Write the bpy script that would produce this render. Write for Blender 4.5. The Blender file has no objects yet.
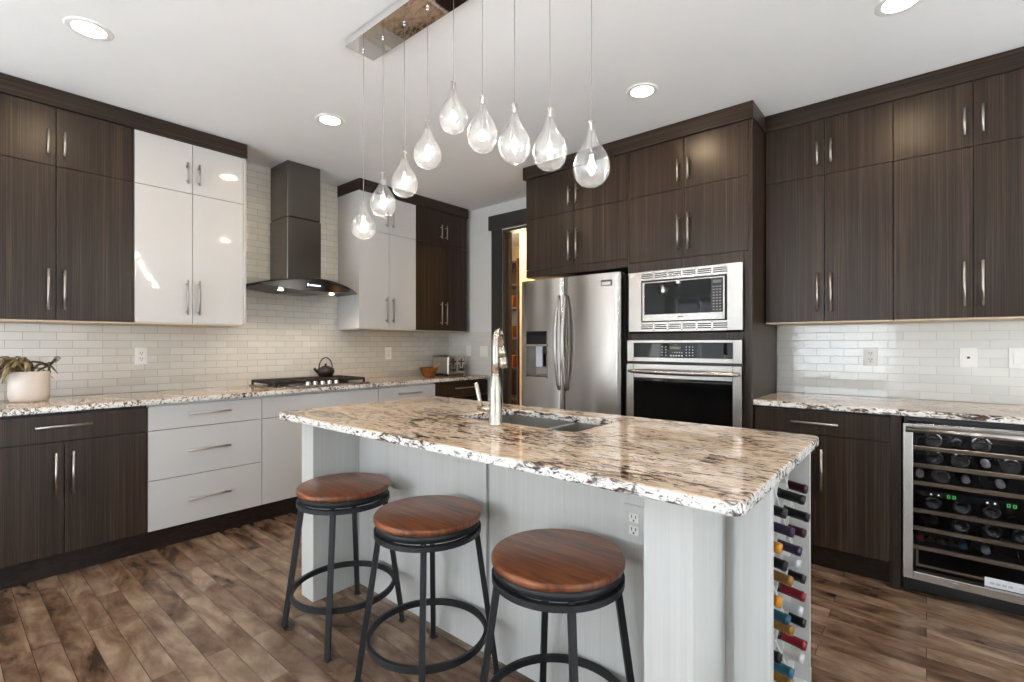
import bpy, bmesh, math, random
from mathutils import Vector, Matrix
random.seed(7)
PI = math.pi
SC = bpy.context.scene
COL = SC.collection

# ------------------------------------------------------------------ camera, world, daylight, exposure
cd = bpy.data.cameras.new('camera')
cam = bpy.data.objects.new('camera', cd); COL.objects.link(cam)
cam.location = (0, 0, 1.2406)
cam.rotation_euler = (PI/2, 0, 0.7012)
cd.sensor_width = 36.0
cd.lens = 490.77/1024*36
cd.shift_y = 2.75/1024
cd.clip_start = 0.02
SC.camera = cam

SC.view_settings.view_transform = 'Standard'
SC.view_settings.look = 'None'
SC.view_settings.gamma = 1.0
SC.view_settings.use_curve_mapping = False
SC.view_settings.exposure = 0.1
SC.cycles.use_denoising = True
SC.cycles.max_bounces = 10
SC.cycles.diffuse_bounces = 6
SC.cycles.glossy_bounces = 5
SC.cycles.transmission_bounces = 6
SC.cycles.transparent_max_bounces = 16
SC.cycles.sample_clamp_indirect = 20.0
SC.cycles.caustics_reflective = False
SC.cycles.caustics_refractive = False

w = bpy.data.worlds.new('sky'); SC.world = w; w.use_nodes = True
wn = w.node_tree.nodes; wl_ = w.node_tree.links
wbg = wn['Background']
wbg.inputs[0].default_value = (0.86, 0.93, 1.0, 1)
wbg.inputs[1].default_value = 1.3

def area(name, loc, rot, sx, sy, power, col):
    l = bpy.data.lights.new(name, 'AREA'); l.shape = 'RECTANGLE'; l.size = sx; l.size_y = sy
    l.energy = power; l.color = col
    o = bpy.data.objects.new(name, l); COL.objects.link(o); o.location = loc; o.rotation_euler = rot
    return o
# daylight from rear windows and an added side one, tilted to brighten the ceiling
DAY = (0.84, 0.93, 1.0)
area('daylight_rear_window', (-3.2, -3.58, 1.45), (PI/2+.6, 0, 0), 1.5, 1.5, 14, DAY)
area('daylight_patio_door', (-1.215, -3.58, 1.1), (PI/2+.15, 0, 0), 1.5, 1.95, 44, DAY)
area('daylight_added_window', (3.88, -0.2, 1.25), (PI/2+.5, 0, PI/2), 4.2, 2.0, 34, DAY)

# sun added through these windows, bouncing off the rugs to brighten the ceiling
sl_ = bpy.data.lights.new('sun', 'SUN'); sl_.energy = 72; sl_.angle = 0.02; sl_.color = (0.90, 0.955, 1.0)
so_ = bpy.data.objects.new('sun', sl_); COL.objects.link(so_); so_.location = (2, -6, 6)
from mathutils import Vector as _V
so_.rotation_euler = _V((-0.55, 0.80, -1.0)).to_track_quat('-Z', 'Y').to_euler()

# ------------------------------------------------------------------ materials
def srgb(r, g, b):
    f = lambda c: (c/255/12.92) if c/255 <= 0.04045 else ((c/255+0.055)/1.055)**2.4
    return (f(r), f(g), f(b), 1)

class Mat:
    def __init__(s, name):
        s.m = bpy.data.materials.new(name); s.m.use_nodes = True
        s.n = s.m.node_tree.nodes; s.l = s.m.node_tree.links
        s.b = s.n['Principled BSDF']
    def node(s, t, **kw):
        x = s.n.new(t)
        for k, v in kw.items():
            if k.startswith('i_'):
                key = k[2:]
                x.inputs[int(key) if key.isdigit() else key.replace('_', ' ')].default_value = v
            else: setattr(x, k, v)
        return x
    def link(s, a, b): s.l.new(a, b)
    def set(s, **kw):
        for k, v in kw.items(): s.b.inputs[k.replace('_', ' ')].default_value = v
        return s
    def coord(s, scale=(1,1,1), loc=(0,0,0), rot=(0,0,0), kind='Object'):
        t = s.node('ShaderNodeTexCoord'); mp = s.node('ShaderNodeMapping')
        mp.inputs['Scale'].default_value = scale; mp.inputs['Location'].default_value = loc
        mp.inputs['Rotation'].default_value = rot
        s.link(t.outputs[kind], mp.inputs[0]); return mp.outputs[0]
    def noise(s, vec, scale=5, detail=4, rough=0.55, dist=0.0):
        x = s.node('ShaderNodeTexNoise'); x.inputs['Scale'].default_value = scale
        x.inputs['Detail'].default_value = detail; x.inputs['Roughness'].default_value = rough
        x.inputs['Distortion'].default_value = dist
        if vec is not None: s.link(vec, x.inputs['Vector'])
        return x.outputs['Fac']
    def ramp(s, fac, stops, interp='LINEAR'):
        x = s.node('ShaderNodeValToRGB'); cr = x.color_ramp; cr.interpolation = interp
        while len(cr.elements) < len(stops): cr.elements.new(0.5)
        for e, (p, c) in zip(cr.elements, stops): e.position = p; e.color = c
        s.link(fac, x.inputs[0]); return x.outputs[0]
    def mix(s, fac, a, b, mode='MIX'):
        x = s.node('ShaderNodeMix'); x.data_type = 'RGBA'; x.blend_type = mode
        for sock, v in ((x.inputs[0], fac), (x.inputs[6], a), (x.inputs[7], b)):
            if hasattr(v, 'is_output') or hasattr(v, 'links'): s.link(v, sock)
            else: sock.default_value = v
        return x.outputs[2]
    def math(s, op, a, b=None):
        x = s.node('ShaderNodeMath'); x.operation = op
        for i, v in enumerate((a, b)):
            if v is None: continue
            if hasattr(v, 'links'): s.link(v, x.inputs[i])
            else: x.inputs[i].default_value = v
        return x.outputs[0]
    def bump(s, h, strength=0.2, dist=0.01):
        x = s.node('ShaderNodeBump'); x.inputs['Strength'].default_value = strength
        x.inputs['Distance'].default_value = dist
        s.link(h, x.inputs['Height']); s.link(x.outputs[0], s.b.inputs['Normal'])
    def color(s, c): s.link(c, s.b.inputs['Base Color'])

def plain(name, col, rough=0.5, metal=0.0, noise=0.04, nscale=40, **kw):
    """a near-uniform finish with a slight procedural mottling"""
    M = Mat(name)
    f = M.noise(M.coord(), nscale, 3)
    dark = tuple(max(0, c*(1-noise)) for c in col[:3]) + (1,)
    lite = tuple(min(1, c*(1+noise)) for c in col[:3]) + (1,)
    M.color(M.ramp(f, [(0.3, dark), (0.7, lite)]))
    M.set(Roughness=rough, Metallic=metal)
    for k, v in kw.items(): M.b.inputs[k.replace('_', ' ')].default_value = v
    return M.m

def laminate(name, dark, mid, lite, scale, rough=0.33, spec=0.30):
    M = Mat(name)
    v = M.coord(scale)
    f = M.noise(v, 1.0, 5, 0.6)
    f2 = M.noise(M.coord(tuple(c*0.16 for c in scale), (3.1, 1.7, .4)), 1.0, 2, 0.5)
    s = M.math('ADD', M.math('MULTIPLY', f, 0.7), M.math('MULTIPLY', f2, 0.3))
    M.color(M.ramp(s, [(0.33, dark), (0.5, mid), (0.66, lite)]))
    M.set(Roughness=rough); M.b.inputs['Specular IOR Level'].default_value = spec
    M.bump(f, 0.06, 0.002)
    return M.m

WD, WM, WL = srgb(28, 20, 15), srgb(47, 36, 28), srgb(78, 62, 51)
m_wood = laminate('dark_wood_laminate', WD, WM, WL, (260, 260, 1.6))
m_wood_x = laminate('dark_wood_laminate_along_x', WD, WM, WL, (1.6, 260, 260))
m_wood_y = laminate('dark_wood_laminate_along_y', WD, WM, WL, (260, 1.6, 260))
m_kick = laminate('toe_kick_laminate', srgb(26, 19, 16), srgb(38, 29, 25), srgb(52, 42, 37), (20, 20, 60))
m_ash = laminate('pale_wood_grain_panel', srgb(198, 199, 197), srgb(204, 205, 203), srgb(210, 211, 209), (130, 130, 1.6), 0.45)
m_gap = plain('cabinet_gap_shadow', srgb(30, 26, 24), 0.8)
m_white = plain('gloss_white_lacquer', srgb(202, 202, 202), 0.07, noise=0.01, nscale=6)
m_white.node_tree.nodes['Principled BSDF'].inputs['Coat Weight'].default_value = 0.3
m_carc = plain('white_melamine', srgb(225, 224, 221), 0.45, noise=0.01)
m_under = plain('maple_underside', srgb(205, 186, 158), 0.5, noise=0.05, nscale=20)
m_nickel = plain('brushed_nickel', srgb(186, 180, 174), 0.28, 1.0, 0.05, 90)
m_iron = plain('black_iron', srgb(44, 45, 48), 0.5, 0.4, 0.12, 30)
m_cast = plain('cast_iron', srgb(40, 33, 29), 0.5, 0.2, 0.2, 60)
m_black = plain('black_plastic', srgb(24, 24, 26), 0.35)
m_blackglass = plain('black_glass', srgb(8, 8, 10), 0.04, noise=0.02, Specular_IOR_Level=0.28)
m_dgrey = plain('dark_grey_casing', srgb(58, 59, 62), 0.5)
m_plate = plain('white_plastic', srgb(238, 238, 235), 0.35, noise=0.01)
m_slot = plain('dark_slot', srgb(40, 40, 40), 0.6)
m_casing = plain('charcoal_painted_casing', srgb(58, 56, 55), 0.42, noise=0.06)
m_wall = plain('white_wall_paint', srgb(226, 225, 223), 0.85, noise=0.012, nscale=8)
m_ceil = plain('white_ceiling_paint', srgb(243, 243, 243), 0.92, noise=0.008, nscale=5)
m_warmwall = plain('cream_wall_paint', srgb(222, 202, 168), 0.85, noise=0.02)
m_chrome = plain('polished_chrome', srgb(236, 236, 238), 0.03, 1.0, 0.004)
m_cord = plain('clear_grey_cable', srgb(150, 148, 146), 0.5)
m_card = plain('pale_label_paper', srgb(226, 230, 238), 0.5)

ANI = 0.25
def steel(name, col, scale, rough=0.27):
    M = Mat(name)
    f = M.noise(M.coord(scale), 1.0, 4, 0.6)
    M.color(M.ramp(f, [(0.3, tuple(c*0.97 for c in col[:3])+(1,)), (0.7, col)]))
    r = M.node('ShaderNodeMapRange'); r.inputs[3].default_value = rough-0.02; r.inputs[4].default_value = rough+0.02
    M.link(f, r.inputs[0]); M.link(r.outputs[0], M.b.inputs['Roughness'])
    M.set(Metallic=1.0, Anisotropic=0.75); M.b.inputs['Anisotropic Rotation'].default_value = ANI
    return M.m
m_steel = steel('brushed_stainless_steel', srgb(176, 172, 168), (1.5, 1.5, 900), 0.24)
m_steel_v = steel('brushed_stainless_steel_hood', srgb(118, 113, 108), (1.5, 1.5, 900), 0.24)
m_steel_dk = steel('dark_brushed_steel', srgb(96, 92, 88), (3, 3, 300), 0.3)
m_sink = plain('satin_sink_steel', srgb(196, 194, 190), 0.36, 1.0, 0.03, 80)

def granite():
    M = Mat('polished_granite')
    v = M.coord((1, 1, 1))
    a = M.noise(M.coord((5, 15, 12), rot=(0, 0, 0.12)), 1.0, 5, 0.6, 0.8)        # flowing cream and tan bands
    b = M.noise(M.coord((22, 75, 60), rot=(0, 0, 0.15)), 1.0, 4, 0.65, 0.5)       # thin elongated crystals
    c = M.noise(v, 190, 3, 0.7)                                                   # fine speckle
    base = M.ramp(a, [(0.32, srgb(190, 162, 136)), (0.45, srgb(214, 192, 168)), (0.56, srgb(226, 210, 192)), (0.68, srgb(200, 174, 148))])
    base = M.mix(M.ramp(b, [(0.50, (0,0,0,1)), (0.64, (.8,.8,.8,1))]), base, srgb(176, 140, 108))
    # cut edge painted whiter, standing in for daylight on the front faces
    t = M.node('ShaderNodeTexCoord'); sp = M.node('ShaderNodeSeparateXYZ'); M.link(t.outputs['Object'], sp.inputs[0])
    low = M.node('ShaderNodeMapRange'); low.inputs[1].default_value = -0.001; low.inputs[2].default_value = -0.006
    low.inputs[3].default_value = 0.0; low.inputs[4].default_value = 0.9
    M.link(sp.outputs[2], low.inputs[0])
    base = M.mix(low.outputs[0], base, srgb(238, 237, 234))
    e = M.noise(M.coord((2.6, 4.0, 5), (7, 2, 1)), 1.0, 3, 0.5, 0.4)               # where dark mineral gathers
    d = M.noise(M.coord((17, 62, 55), (1.3, 4.2, 0.7), rot=(0, 0, 0.12)), 1.0, 5, 0.62, 0.7)
    mk = M.math('ADD', M.math('MULTIPLY', d, 0.74), M.math('MULTIPLY', e, 0.34))
    base = M.mix(M.ramp(mk, [(0.560, (0,0,0,1)), (0.60, (.75,.75,.75,1)), (0.64, (1,1,1,1))]), base, srgb(80, 52, 36))
    g = M.noise(M.coord((34, 70, 90), (3, 1, 9)), 1.0, 5, 0.7, 0.8)
    gk = M.math('ADD', M.math('MULTIPLY', g, 0.76), M.math('MULTIPLY', e, 0.28))
    base = M.mix(M.ramp(gk, [(0.580, (0,0,0,1)), (0.622, (1,1,1,1))]), base, srgb(44, 35, 32))
    q = M.noise(M.coord((48, 48, 60), (2, 8, 3)), 1.0, 4, 0.7, 0.6)
    base = M.mix(M.math('MULTIPLY', M.ramp(q, [(0.565, (0,0,0,1)), (0.62, (1,1,1,1))]), low.outputs[0]), base, srgb(72, 70, 72))
    base = M.mix(M.ramp(c, [(0.60, (0,0,0,1)), (0.72, (.4,.4,.4,1))]), base, srgb(140, 108, 82))
    M.color(base)
    M.set(Roughness=0.06)
    M.b.inputs['Specular IOR Level'].default_value = 0.55
    return M.m
m_granite = granite()

def floor_mat():
    M = Mat('rustic_wood_planks')
    t = M.node('ShaderNodeTexCoord')
    br = M.node('ShaderNodeTexBrick'); br.offset = 0.37; br.offset_frequency = 2
    br.inputs['Scale'].default_value = 1.0; br.inputs['Brick Width'].default_value = 0.92
    br.inputs['Row Height'].default_value = 0.0875; br.inputs['Mortar Size'].default_value = 0.0011
    br.inputs['Mortar Smooth'].default_value = 0.2
    br.inputs['Color1'].default_value = (0, 0, 0, 1); br.inputs['Color2'].default_value = (1, 1, 1, 1)
    br.inputs['Mortar'].default_value = (0.5, 0.5, 0.5, 1)
    M.link(t.outputs['Object'], br.inputs['Vector'])
    rnd = br.outputs['Color']
    sp = M.node('ShaderNodeSeparateColor'); M.link(rnd, sp.inputs[0])
    off = M.node('ShaderNodeCombineXYZ')
    M.link(M.math('MULTIPLY', sp.outputs[0], 37.0), off.inputs[0]); M.link(M.math('MULTIPLY', sp.outputs[0], 13.0), off.inputs[2])
    def vec(scale):
        mp = M.node('ShaderNodeMapping'); mp.inputs['Scale'].default_value = scale
        M.link(t.outputs['Object'], mp.inputs[0])
        ad = M.node('ShaderNodeVectorMath'); ad.operation = 'ADD'
        M.link(mp.outputs[0], ad.inputs[0]); M.link(off.outputs[0], ad.inputs[1]); return ad.outputs[0]
    a = M.noise(vec((2.6, 7.5, 1)), 1.0, 4, 0.55, 0.9)
    b = M.noise(vec((4, 55, 1)), 1.0, 3, 0.5)
    c = M.noise(vec((9, 16, 1)), 1.0, 4, 0.6, 0.5)
    s = M.math('ADD', M.math('MULTIPLY', a, 0.72), M.math('ADD', M.math('MULTIPLY', b, 0.05), M.math('MULTIPLY', c, 0.23)))
    s = M.math('ADD', s, M.math('MULTIPLY', M.math('SUBTRACT', sp.outputs[0], 0.5), 0.10))
    col = M.ramp(s, [(0.33, srgb(58, 41, 30)), (0.43, srgb(94, 71, 55)), (0.53, srgb(126, 102, 84)), (0.66, srgb(160, 138, 117))])
    col = M.mix(br.outputs['Fac'], col, srgb(62, 46, 37))
    M.color(col)
    M.set(Roughness=0.25)
    M.bump(M.math('SUBTRACT', 1.0, br.outputs['Fac']), 0.2, 0.002)
    return M.m
m_floor = floor_mat()

def tile_mat(name, axes, col1, col2, grout, shift=(0,0)):
    M = Mat(name)
    t = M.node('ShaderNodeTexCoord'); sp = M.node('ShaderNodeSeparateXYZ'); M.link(t.outputs['Object'], sp.inputs[0])
    cb = M.node('ShaderNodeCombineXYZ')
    M.link(M.math('ADD', sp.outputs[axes[0]], shift[0]), cb.inputs[0]); M.link(M.math('ADD', sp.outputs[axes[1]], shift[1]), cb.inputs[1])
    br = M.node('ShaderNodeTexBrick'); br.offset = 0.5
    br.inputs['Scale'].default_value = 1.0; br.inputs['Brick Width'].default_value = 0.1485
    br.inputs['Row Height'].default_value = 0.0502; br.inputs['Mortar Size'].default_value = 0.0016
    br.inputs['Mortar Smooth'].default_value = 0.3
    br.inputs['Color1'].default_value = col1; br.inputs['Color2'].default_value = col2; br.inputs['Mortar'].default_value = grout
    M.link(cb.outputs[0], br.inputs['Vector'])
    M.color(br.outputs['Color'])
    M.b.inputs['Specular IOR Level'].default_value = 0.85
    wv = M.noise(M.coord((1, 1, 1)), 16, 2, 0.5)
    r = M.node('ShaderNodeMapRange'); r.inputs[3].default_value = 0.09; r.inputs[4].default_value = 0.6
    M.link(br.outputs['Fac'], r.inputs[0]); M.link(r.outputs[0], M.b.inputs['Roughness'])
    M.bump(M.math('SUBTRACT', M.math('MULTIPLY', wv, 0.8), br.outputs['Fac']), 0.35, 0.004)
    return M.m
m_tile_l = tile_mat('glossy_subway_tile_left', (1, 2), srgb(217, 212, 202), srgb(207, 202, 192), srgb(156, 148, 137), (0.02, 0.043))
m_tile_b = tile_mat('glossy_subway_tile_back', (0, 2), srgb(226, 227, 223), srgb(218, 219, 216), srgb(194, 193, 190), (0.03, 0.043))

def seat_wood():
    M = Mat('acacia_seat_wood')
    t = M.node('ShaderNodeTexCoord'); sp = M.node('ShaderNodeSeparateXYZ'); M.link(t.outputs['Object'], sp.inputs[0])
    strip = M.math('FLOOR', M.math('MULTIPLY', sp.outputs[1], 17.0))
    cb = M.node('ShaderNodeCombineXYZ')
    M.link(M.math('MULTIPLY', sp.outputs[0], 5.0), cb.inputs[0])
    M.link(M.math('MULTIPLY', sp.outputs[1], 60.0), cb.inputs[1]); M.link(M.math('MULTIPLY', strip, 3.7), cb.inputs[2])
    a = M.noise(cb.outputs[0], 1.0, 5, 0.6, 0.6)
    wn_ = M.node('ShaderNodeTexWhiteNoise'); wn_.noise_dimensions = '1D'; M.link(strip, wn_.inputs['W'])
    s = M.math('ADD', M.math('MULTIPLY', a, 0.8), M.math('MULTIPLY', wn_.outputs[0], 0.2))
    M.color(M.ramp(s, [(0.3, srgb(78, 40, 22)), (0.5, srgb(124, 70, 38)), (0.68, srgb(170, 102, 56))]))
    M.set(Roughness=0.28)
    return M.m
m_seat = seat_wood()

def thin_glass(name, tint, gloss_mix=0.12, frost=0.0, rough=0.02):
    m = bpy.data.materials.new(name); m.use_nodes = True
    n = m.node_tree.nodes; l = m.node_tree.links; n.clear()
    out = n.new('ShaderNodeOutputMaterial')
    tr = n.new('ShaderNodeBsdfTransparent'); tr.inputs[0].default_value = tint
    gl = n.new('ShaderNodeBsdfGlossy'); gl.inputs['Roughness'].default_value = rough
    lw = n.new('ShaderNodeLayerWeight'); lw.inputs[0].default_value = 0.35
    mr = n.new('ShaderNodeMapRange'); mr.inputs[3].default_value = gloss_mix*0.5; mr.inputs[4].default_value = min(1, gloss_mix*5)
    l.new(lw.outputs['Facing'], mr.inputs[0])
    mx = n.new('ShaderNodeMixShader'); l.new(mr.outputs[0], mx.inputs[0]); l.new(tr.outputs[0], mx.inputs[1]); l.new(gl.outputs[0], mx.inputs[2])
    last = mx
    if frost:
        df = n.new('ShaderNodeBsdfTranslucent'); df.inputs[0].default_value = (.95, .95, .95, 1)
        d2 = n.new('ShaderNodeBsdfDiffuse'); d2.inputs[0].default_value = (.95, .95, .95, 1)
        ad = n.new('ShaderNodeMixShader'); ad.inputs[0].default_value = 0.5
        l.new(df.outputs[0], ad.inputs[1]); l.new(d2.outputs[0], ad.inputs[2])
        tc = n.new('ShaderNodeTexCoord'); nz = n.new('ShaderNodeTexNoise'); nz.inputs['Scale'].default_value = 22; nz.inputs['Detail'].default_value = 4
        l.new(tc.outputs['Object'], nz.inputs['Vector'])
        m2 = n.new('ShaderNodeMapRange'); m2.inputs[1].default_value = .35; m2.inputs[2].default_value = .7
        m2.inputs[3].default_value = frost*0.4; m2.inputs[4].default_value = frost*1.7
        l.new(nz.outputs['Fac'], m2.inputs[0])
        fx = n.new('ShaderNodeMixShader'); l.new(m2.outputs[0], fx.inputs[0]); l.new(mx.outputs[0], fx.inputs[1]); l.new(ad.outputs[0], fx.inputs[2])
        last = fx
    l.new(last.outputs[0], out.inputs[0])
    return m
m_winglass = thin_glass('window_glass', (1, 1, 1, 1), 0.06)
m_dropglass = thin_glass('hand_blown_glass', (.97, .97, .97, 1), 0.12, 0.036)
m_coolglass = thin_glass('tinted_cooler_glass', (.66, .66, .68, 1), 0.012)
m_hoodglass = thin_glass('smoked_hood_glass', (.50, .50, .52, 1), 0.10)

def emit(name, col, strength):
    m = bpy.data.materials.new(name); m.use_nodes = True
    b = m.node_tree.nodes['Principled BSDF']
    b.inputs['Base Color'].default_value = col
    b.inputs['Emission Color'].default_value = col; b.inputs['Emission Strength'].default_value = strength
    return m
m_lens = emit('warm_lamp_lens', (1.0, 0.93, 0.82, 1), 14)
m_bulb = emit('bulb_filament', (1.0, 0.97, 0.92, 1), 40)
m_led = emit('white_led', (0.85, 0.92, 1.0, 1), 2.5)
m_green = emit('green_display', (0.15, 0.9, 0.2, 1), 1.2)

# ------------------------------------------------------------------ mesh helpers
class MB:
    def __init__(s): s.bm = bmesh.new()
    def _add(s, t, smooth=False):
        if smooth:
            for f in t.faces: f.smooth = True
        me = bpy.data.meshes.new('tmp'); t.to_mesh(me); t.free(); s.bm.from_mesh(me); bpy.data.meshes.remove(me); return s
    def box(s, x0, x1, y0, y1, z0, z1, b=0.0, seg=2):
        t = bmesh.new(); bmesh.ops.create_cube(t, size=1)
        sx, sy, sz = abs(x1-x0), abs(y1-y0), abs(z1-z0)
        bmesh.ops.scale(t, vec=(sx, sy, sz), verts=t.verts)
        bmesh.ops.translate(t, vec=((x0+x1)/2, (y0+y1)/2, (z0+z1)/2), verts=t.verts)
        if b > 0: bmesh.ops.bevel(t, geom=t.edges[:], offset=min(b, sx*.45, sy*.45, sz*.45), segments=seg, profile=0.5, affect='EDGES')
        return s._add(t)
    def cyl(s, p0, p1, r0, r1=None, n=16, caps=True):
        p0, p1 = Vector(p0), Vector(p1); r1 = r0 if r1 is None else r1
        t = bmesh.new(); d = p1-p0
        bmesh.ops.create_cone(t, cap_ends=caps, segments=n, radius1=r0, radius2=r1, depth=d.length)
        q = Vector((0,0,1)).rotation_difference(d.normalized()).to_matrix().to_4x4()
        bmesh.ops.transform(t, matrix=Matrix.Translation((p0+p1)/2) @ q, verts=t.verts)
        for f in t.faces: f.smooth = len(f.verts) == 4
        return s._add(t)
    def lathe(s, prof, c=(0,0,0), n=28, cap0=True, cap1=True, axis='z'):
        t = bmesh.new(); rings = []
        for r, z in prof:
            ring = []
            if r < 1e-6: ring = [t.verts.new((0,0,z))]
            else: ring = [t.verts.new((r*math.cos(2*PI*i/n), r*math.sin(2*PI*i/n), z)) for i in range(n)]
            rings.append(ring)
        for a, b in zip(rings, rings[1:]):
            if len(a) == 1 and len(b) == 1: continue
            for i in range(n):
                j = (i+1) % n
                if len(a) == 1: t.faces.new((a[0], b[j], b[i]))
                elif len(b) == 1: t.faces.new((a[i], a[j], b[0]))
                else: t.faces.new((a[i], a[j], b[j], b[i]))
        for f in t.faces: f.smooth = True
        if cap0 and len(rings[0]) > 1: t.faces.new(rings[0][::-1])
        if cap1 and len(rings[-1]) > 1: t.faces.new(rings[-1])
        if axis == 'x': bmesh.ops.rotate(t, matrix=Matrix.Rotation(PI/2, 3, 'Y'), verts=t.verts)
        if axis == 'y': bmesh.ops.rotate(t, matrix=Matrix.Rotation(PI/2, 3, 'X'), verts=t.verts)   # +z -> -y
        bmesh.ops.translate(t, vec=c, verts=t.verts)
        bmesh.ops.recalc_face_normals(t, faces=t.faces)
        return s._add(t)
    def tube(s, pts, r, n=10, closed=False, up=None, flat=None):
        """sweep a round (or flat=(w,h) rectangular) section along pts"""
        pts = [Vector(p) for p in pts]; t = bmesh.new(); rings = []; N = len(pts)
        prev = None
        for i, p in enumerate(pts):
            if closed: d = pts[(i+1) % N]-pts[i-1]
            else: d = pts[min(i+1, N-1)]-pts[max(i-1, 0)]
            d.normalize()
            if up is not None: u = Vector(up)
            else: u = prev if prev is not None else (Vector((0,0,1)) if abs(d.z) < .9 else Vector((1,0,0)))
            sx = u-d*u.dot(d); sx.normalize(); sy = d.cross(sx); prev = sx
            rr = r[i] if isinstance(r, (list, tuple)) else r
            if flat: ring = [t.verts.new(p+sx*a*flat[1]/2+sy*b*flat[0]/2) for a, b in ((-1,-1),(1,-1),(1,1),(-1,1))]
            else: ring = [t.verts.new(p+(sx*math.cos(2*PI*k/n)+sy*math.sin(2*PI*k/n))*rr) for k in range(n)]
            rings.append(ring)
        m = len(rings[0])
        for a, b in list(zip(rings, rings[1:])) + ([(rings[-1], rings[0])] if closed else []):
            for k in range(m):
                f = t.faces.new((a[k], a[(k+1) % m], b[(k+1) % m], b[k])); f.smooth = not flat
        if not closed: t.faces.new(rings[0][::-1]); t.faces.new(rings[-1])
        bmesh.ops.recalc_face_normals(t, faces=t.faces)
        return s._add(t)
    def slab(s, outer, z0, z1, holes=(), b=0.0):
        """flat slab from an xy outline, optional holes, rounded top and bottom rims"""
        t = bmesh.new(); edges = []
        for loop in [outer]+list(holes):
            vs = [t.verts.new((x, y, z0)) for x, y in loop]
            edges += [t.edges.new((vs[i], vs[(i+1) % len(vs)])) for i in range(len(vs))]
        bmesh.ops.triangle_fill(t, use_beauty=True, use_dissolve=False, edges=edges)
        g = bmesh.ops.extrude_face_region(t, geom=t.faces[:])
        bmesh.ops.translate(t, vec=(0,0,z1-z0), verts=[v for v in g['geom'] if isinstance(v, bmesh.types.BMVert)])
        bmesh.ops.recalc_face_normals(t, faces=t.faces)
        if b > 0:
            es = [e for e in t.edges if len(e.link_faces) == 2 and e.calc_face_angle(0) > 1.2 and abs(e.verts[0].co.z-e.verts[1].co.z) < 1e-6]
            bmesh.ops.bevel(t, geom=es, offset=b, segments=3, profile=0.5, affect='EDGES')
        return s._add(t)
    def prism(s, poly, axis, a, b):
        """extrude a 2D polygon along an axis: axis x -> (y,z), y -> (x,z), z -> (x,y)"""
        t = bmesh.new()
        mk = {'x': lambda p, q: (q, p[0], p[1]), 'y': lambda p, q: (p[0], q, p[1]), 'z': lambda p, q: (p[0], p[1], q)}[axis]
        A = [t.verts.new(mk(p, a)) for p in poly]; B = [t.verts.new(mk(p, b)) for p in poly]
        n = len(poly); t.faces.new(A); t.faces.new(B[::-1])
        for i in range(n): t.faces.new((A[i], B[i], B[(i+1) % n], A[(i+1) % n]))
        bmesh.ops.recalc_face_normals(t, faces=t.faces)
        return s._add(t)
    def grid(s, fn, nu, nv, smooth=True, closed_u=False):
        t = bmesh.new(); V = [[t.verts.new(fn(i/nu, j/nv)) for j in range(nv+1)] for i in range(nu+(0 if closed_u else 1))]
        R = len(V)
        for i in range(nu):
            for j in range(nv):
                f = t.faces.new((V[i][j], V[(i+1) % R][j], V[(i+1) % R][j+1], V[i][j+1])); f.smooth = smooth
        return s._add(t)
    def build(s, name, mat, parent=None, local=False, origin=None):
        me = bpy.data.meshes.new(name)
        off = Vector((0,0,0))
        if origin is not None: off = Vector(origin)
        elif parent is not None and not local: off = wloc(parent)
        if not local and off.length > 0: bmesh.ops.translate(s.bm, vec=-off, verts=s.bm.verts)
        s.bm.to_mesh(me); s.bm.free()
        o = bpy.data.objects.new(name, me); COL.objects.link(o); me.materials.append(mat)
        if parent is not None: o.parent = parent
        if origin is not None: o.location = origin
        return o

def wloc(o):
    v = Vector(o.location)
    while o.parent: o = o.parent; v += o.location
    return v
def tag(o, label, cat, group=None, kind=None):
    o['label'] = label; o['category'] = cat
    if group: o['group'] = group
    if kind: o['kind'] = kind
    return o
def thing(name, label, cat, loc=(0,0,0), group=None):
    o = bpy.data.objects.new(name, None); COL.objects.link(o); o.location = loc; o.empty_display_size = 0.05
    return tag(o, label, cat, group)
def struct(name, mb, mat, label, cat, origin=None, parent=None):
    o = mb.build(name, mat, parent, origin=origin)
    if parent is None: tag(o, label, cat, kind='structure')
    else: o['kind'] = 'structure'
    return o
def copy_tree(o, parent=None):
    c = o.copy(); COL.objects.link(c)
    if parent is not None: c.parent = parent
    for ch in list(o.children): copy_tree(ch, c)
    return c

XW, YW, ZC = -4.105, 3.76, 2.6765      # left wall plane, back wall plane, ceiling
class Side:
    """s = run along the wall, d = distance out from the wall, z = height"""
    def __init__(s, left): s.left = left
    def box(s, mb, s0, s1, d0, d1, z0, z1, b=0.0):
        if s.left: return mb.box(XW+d0, XW+d1, s0, s1, z0, z1, b)
        return mb.box(s0, s1, YW-d1, YW-d0, z0, z1, b)
    def pt(s, a, d, z): return (XW+d, a, z) if s.left else (a, YW-d, z)
LEFT, BACK = Side(True), Side(False)

# ------------------------------------------------------------------ the room
struct('floor', MB().box(-5.2, 4.1, -3.75, 5.7, -0.06, 0.0), m_floor, 'brown rustic wood plank floor of the kitchen', 'floor')
struct('ceiling', MB().box(-4.3, 4.1, -3.75, YW+0.12, ZC, ZC+0.08), m_ceil, 'flat white kitchen ceiling', 'ceiling')
struct('wall_left', MB().box(XW-0.12, XW, -3.75, YW, 0, ZC), m_wall, 'white wall behind the range hood and left cabinets', 'wall')
DX0, DX1, DZ = -3.30, -2.45, 2.40
struct('wall_back', MB().box(XW-0.12, DX0, YW, YW+0.12, 0, ZC).box(DX1, 4.1, YW, YW+0.12, 0, ZC).box(DX0, DX1, YW, YW+0.12, DZ, ZC),
       m_wall, 'white wall with the pantry doorway behind the refrigerator', 'wall')
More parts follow.
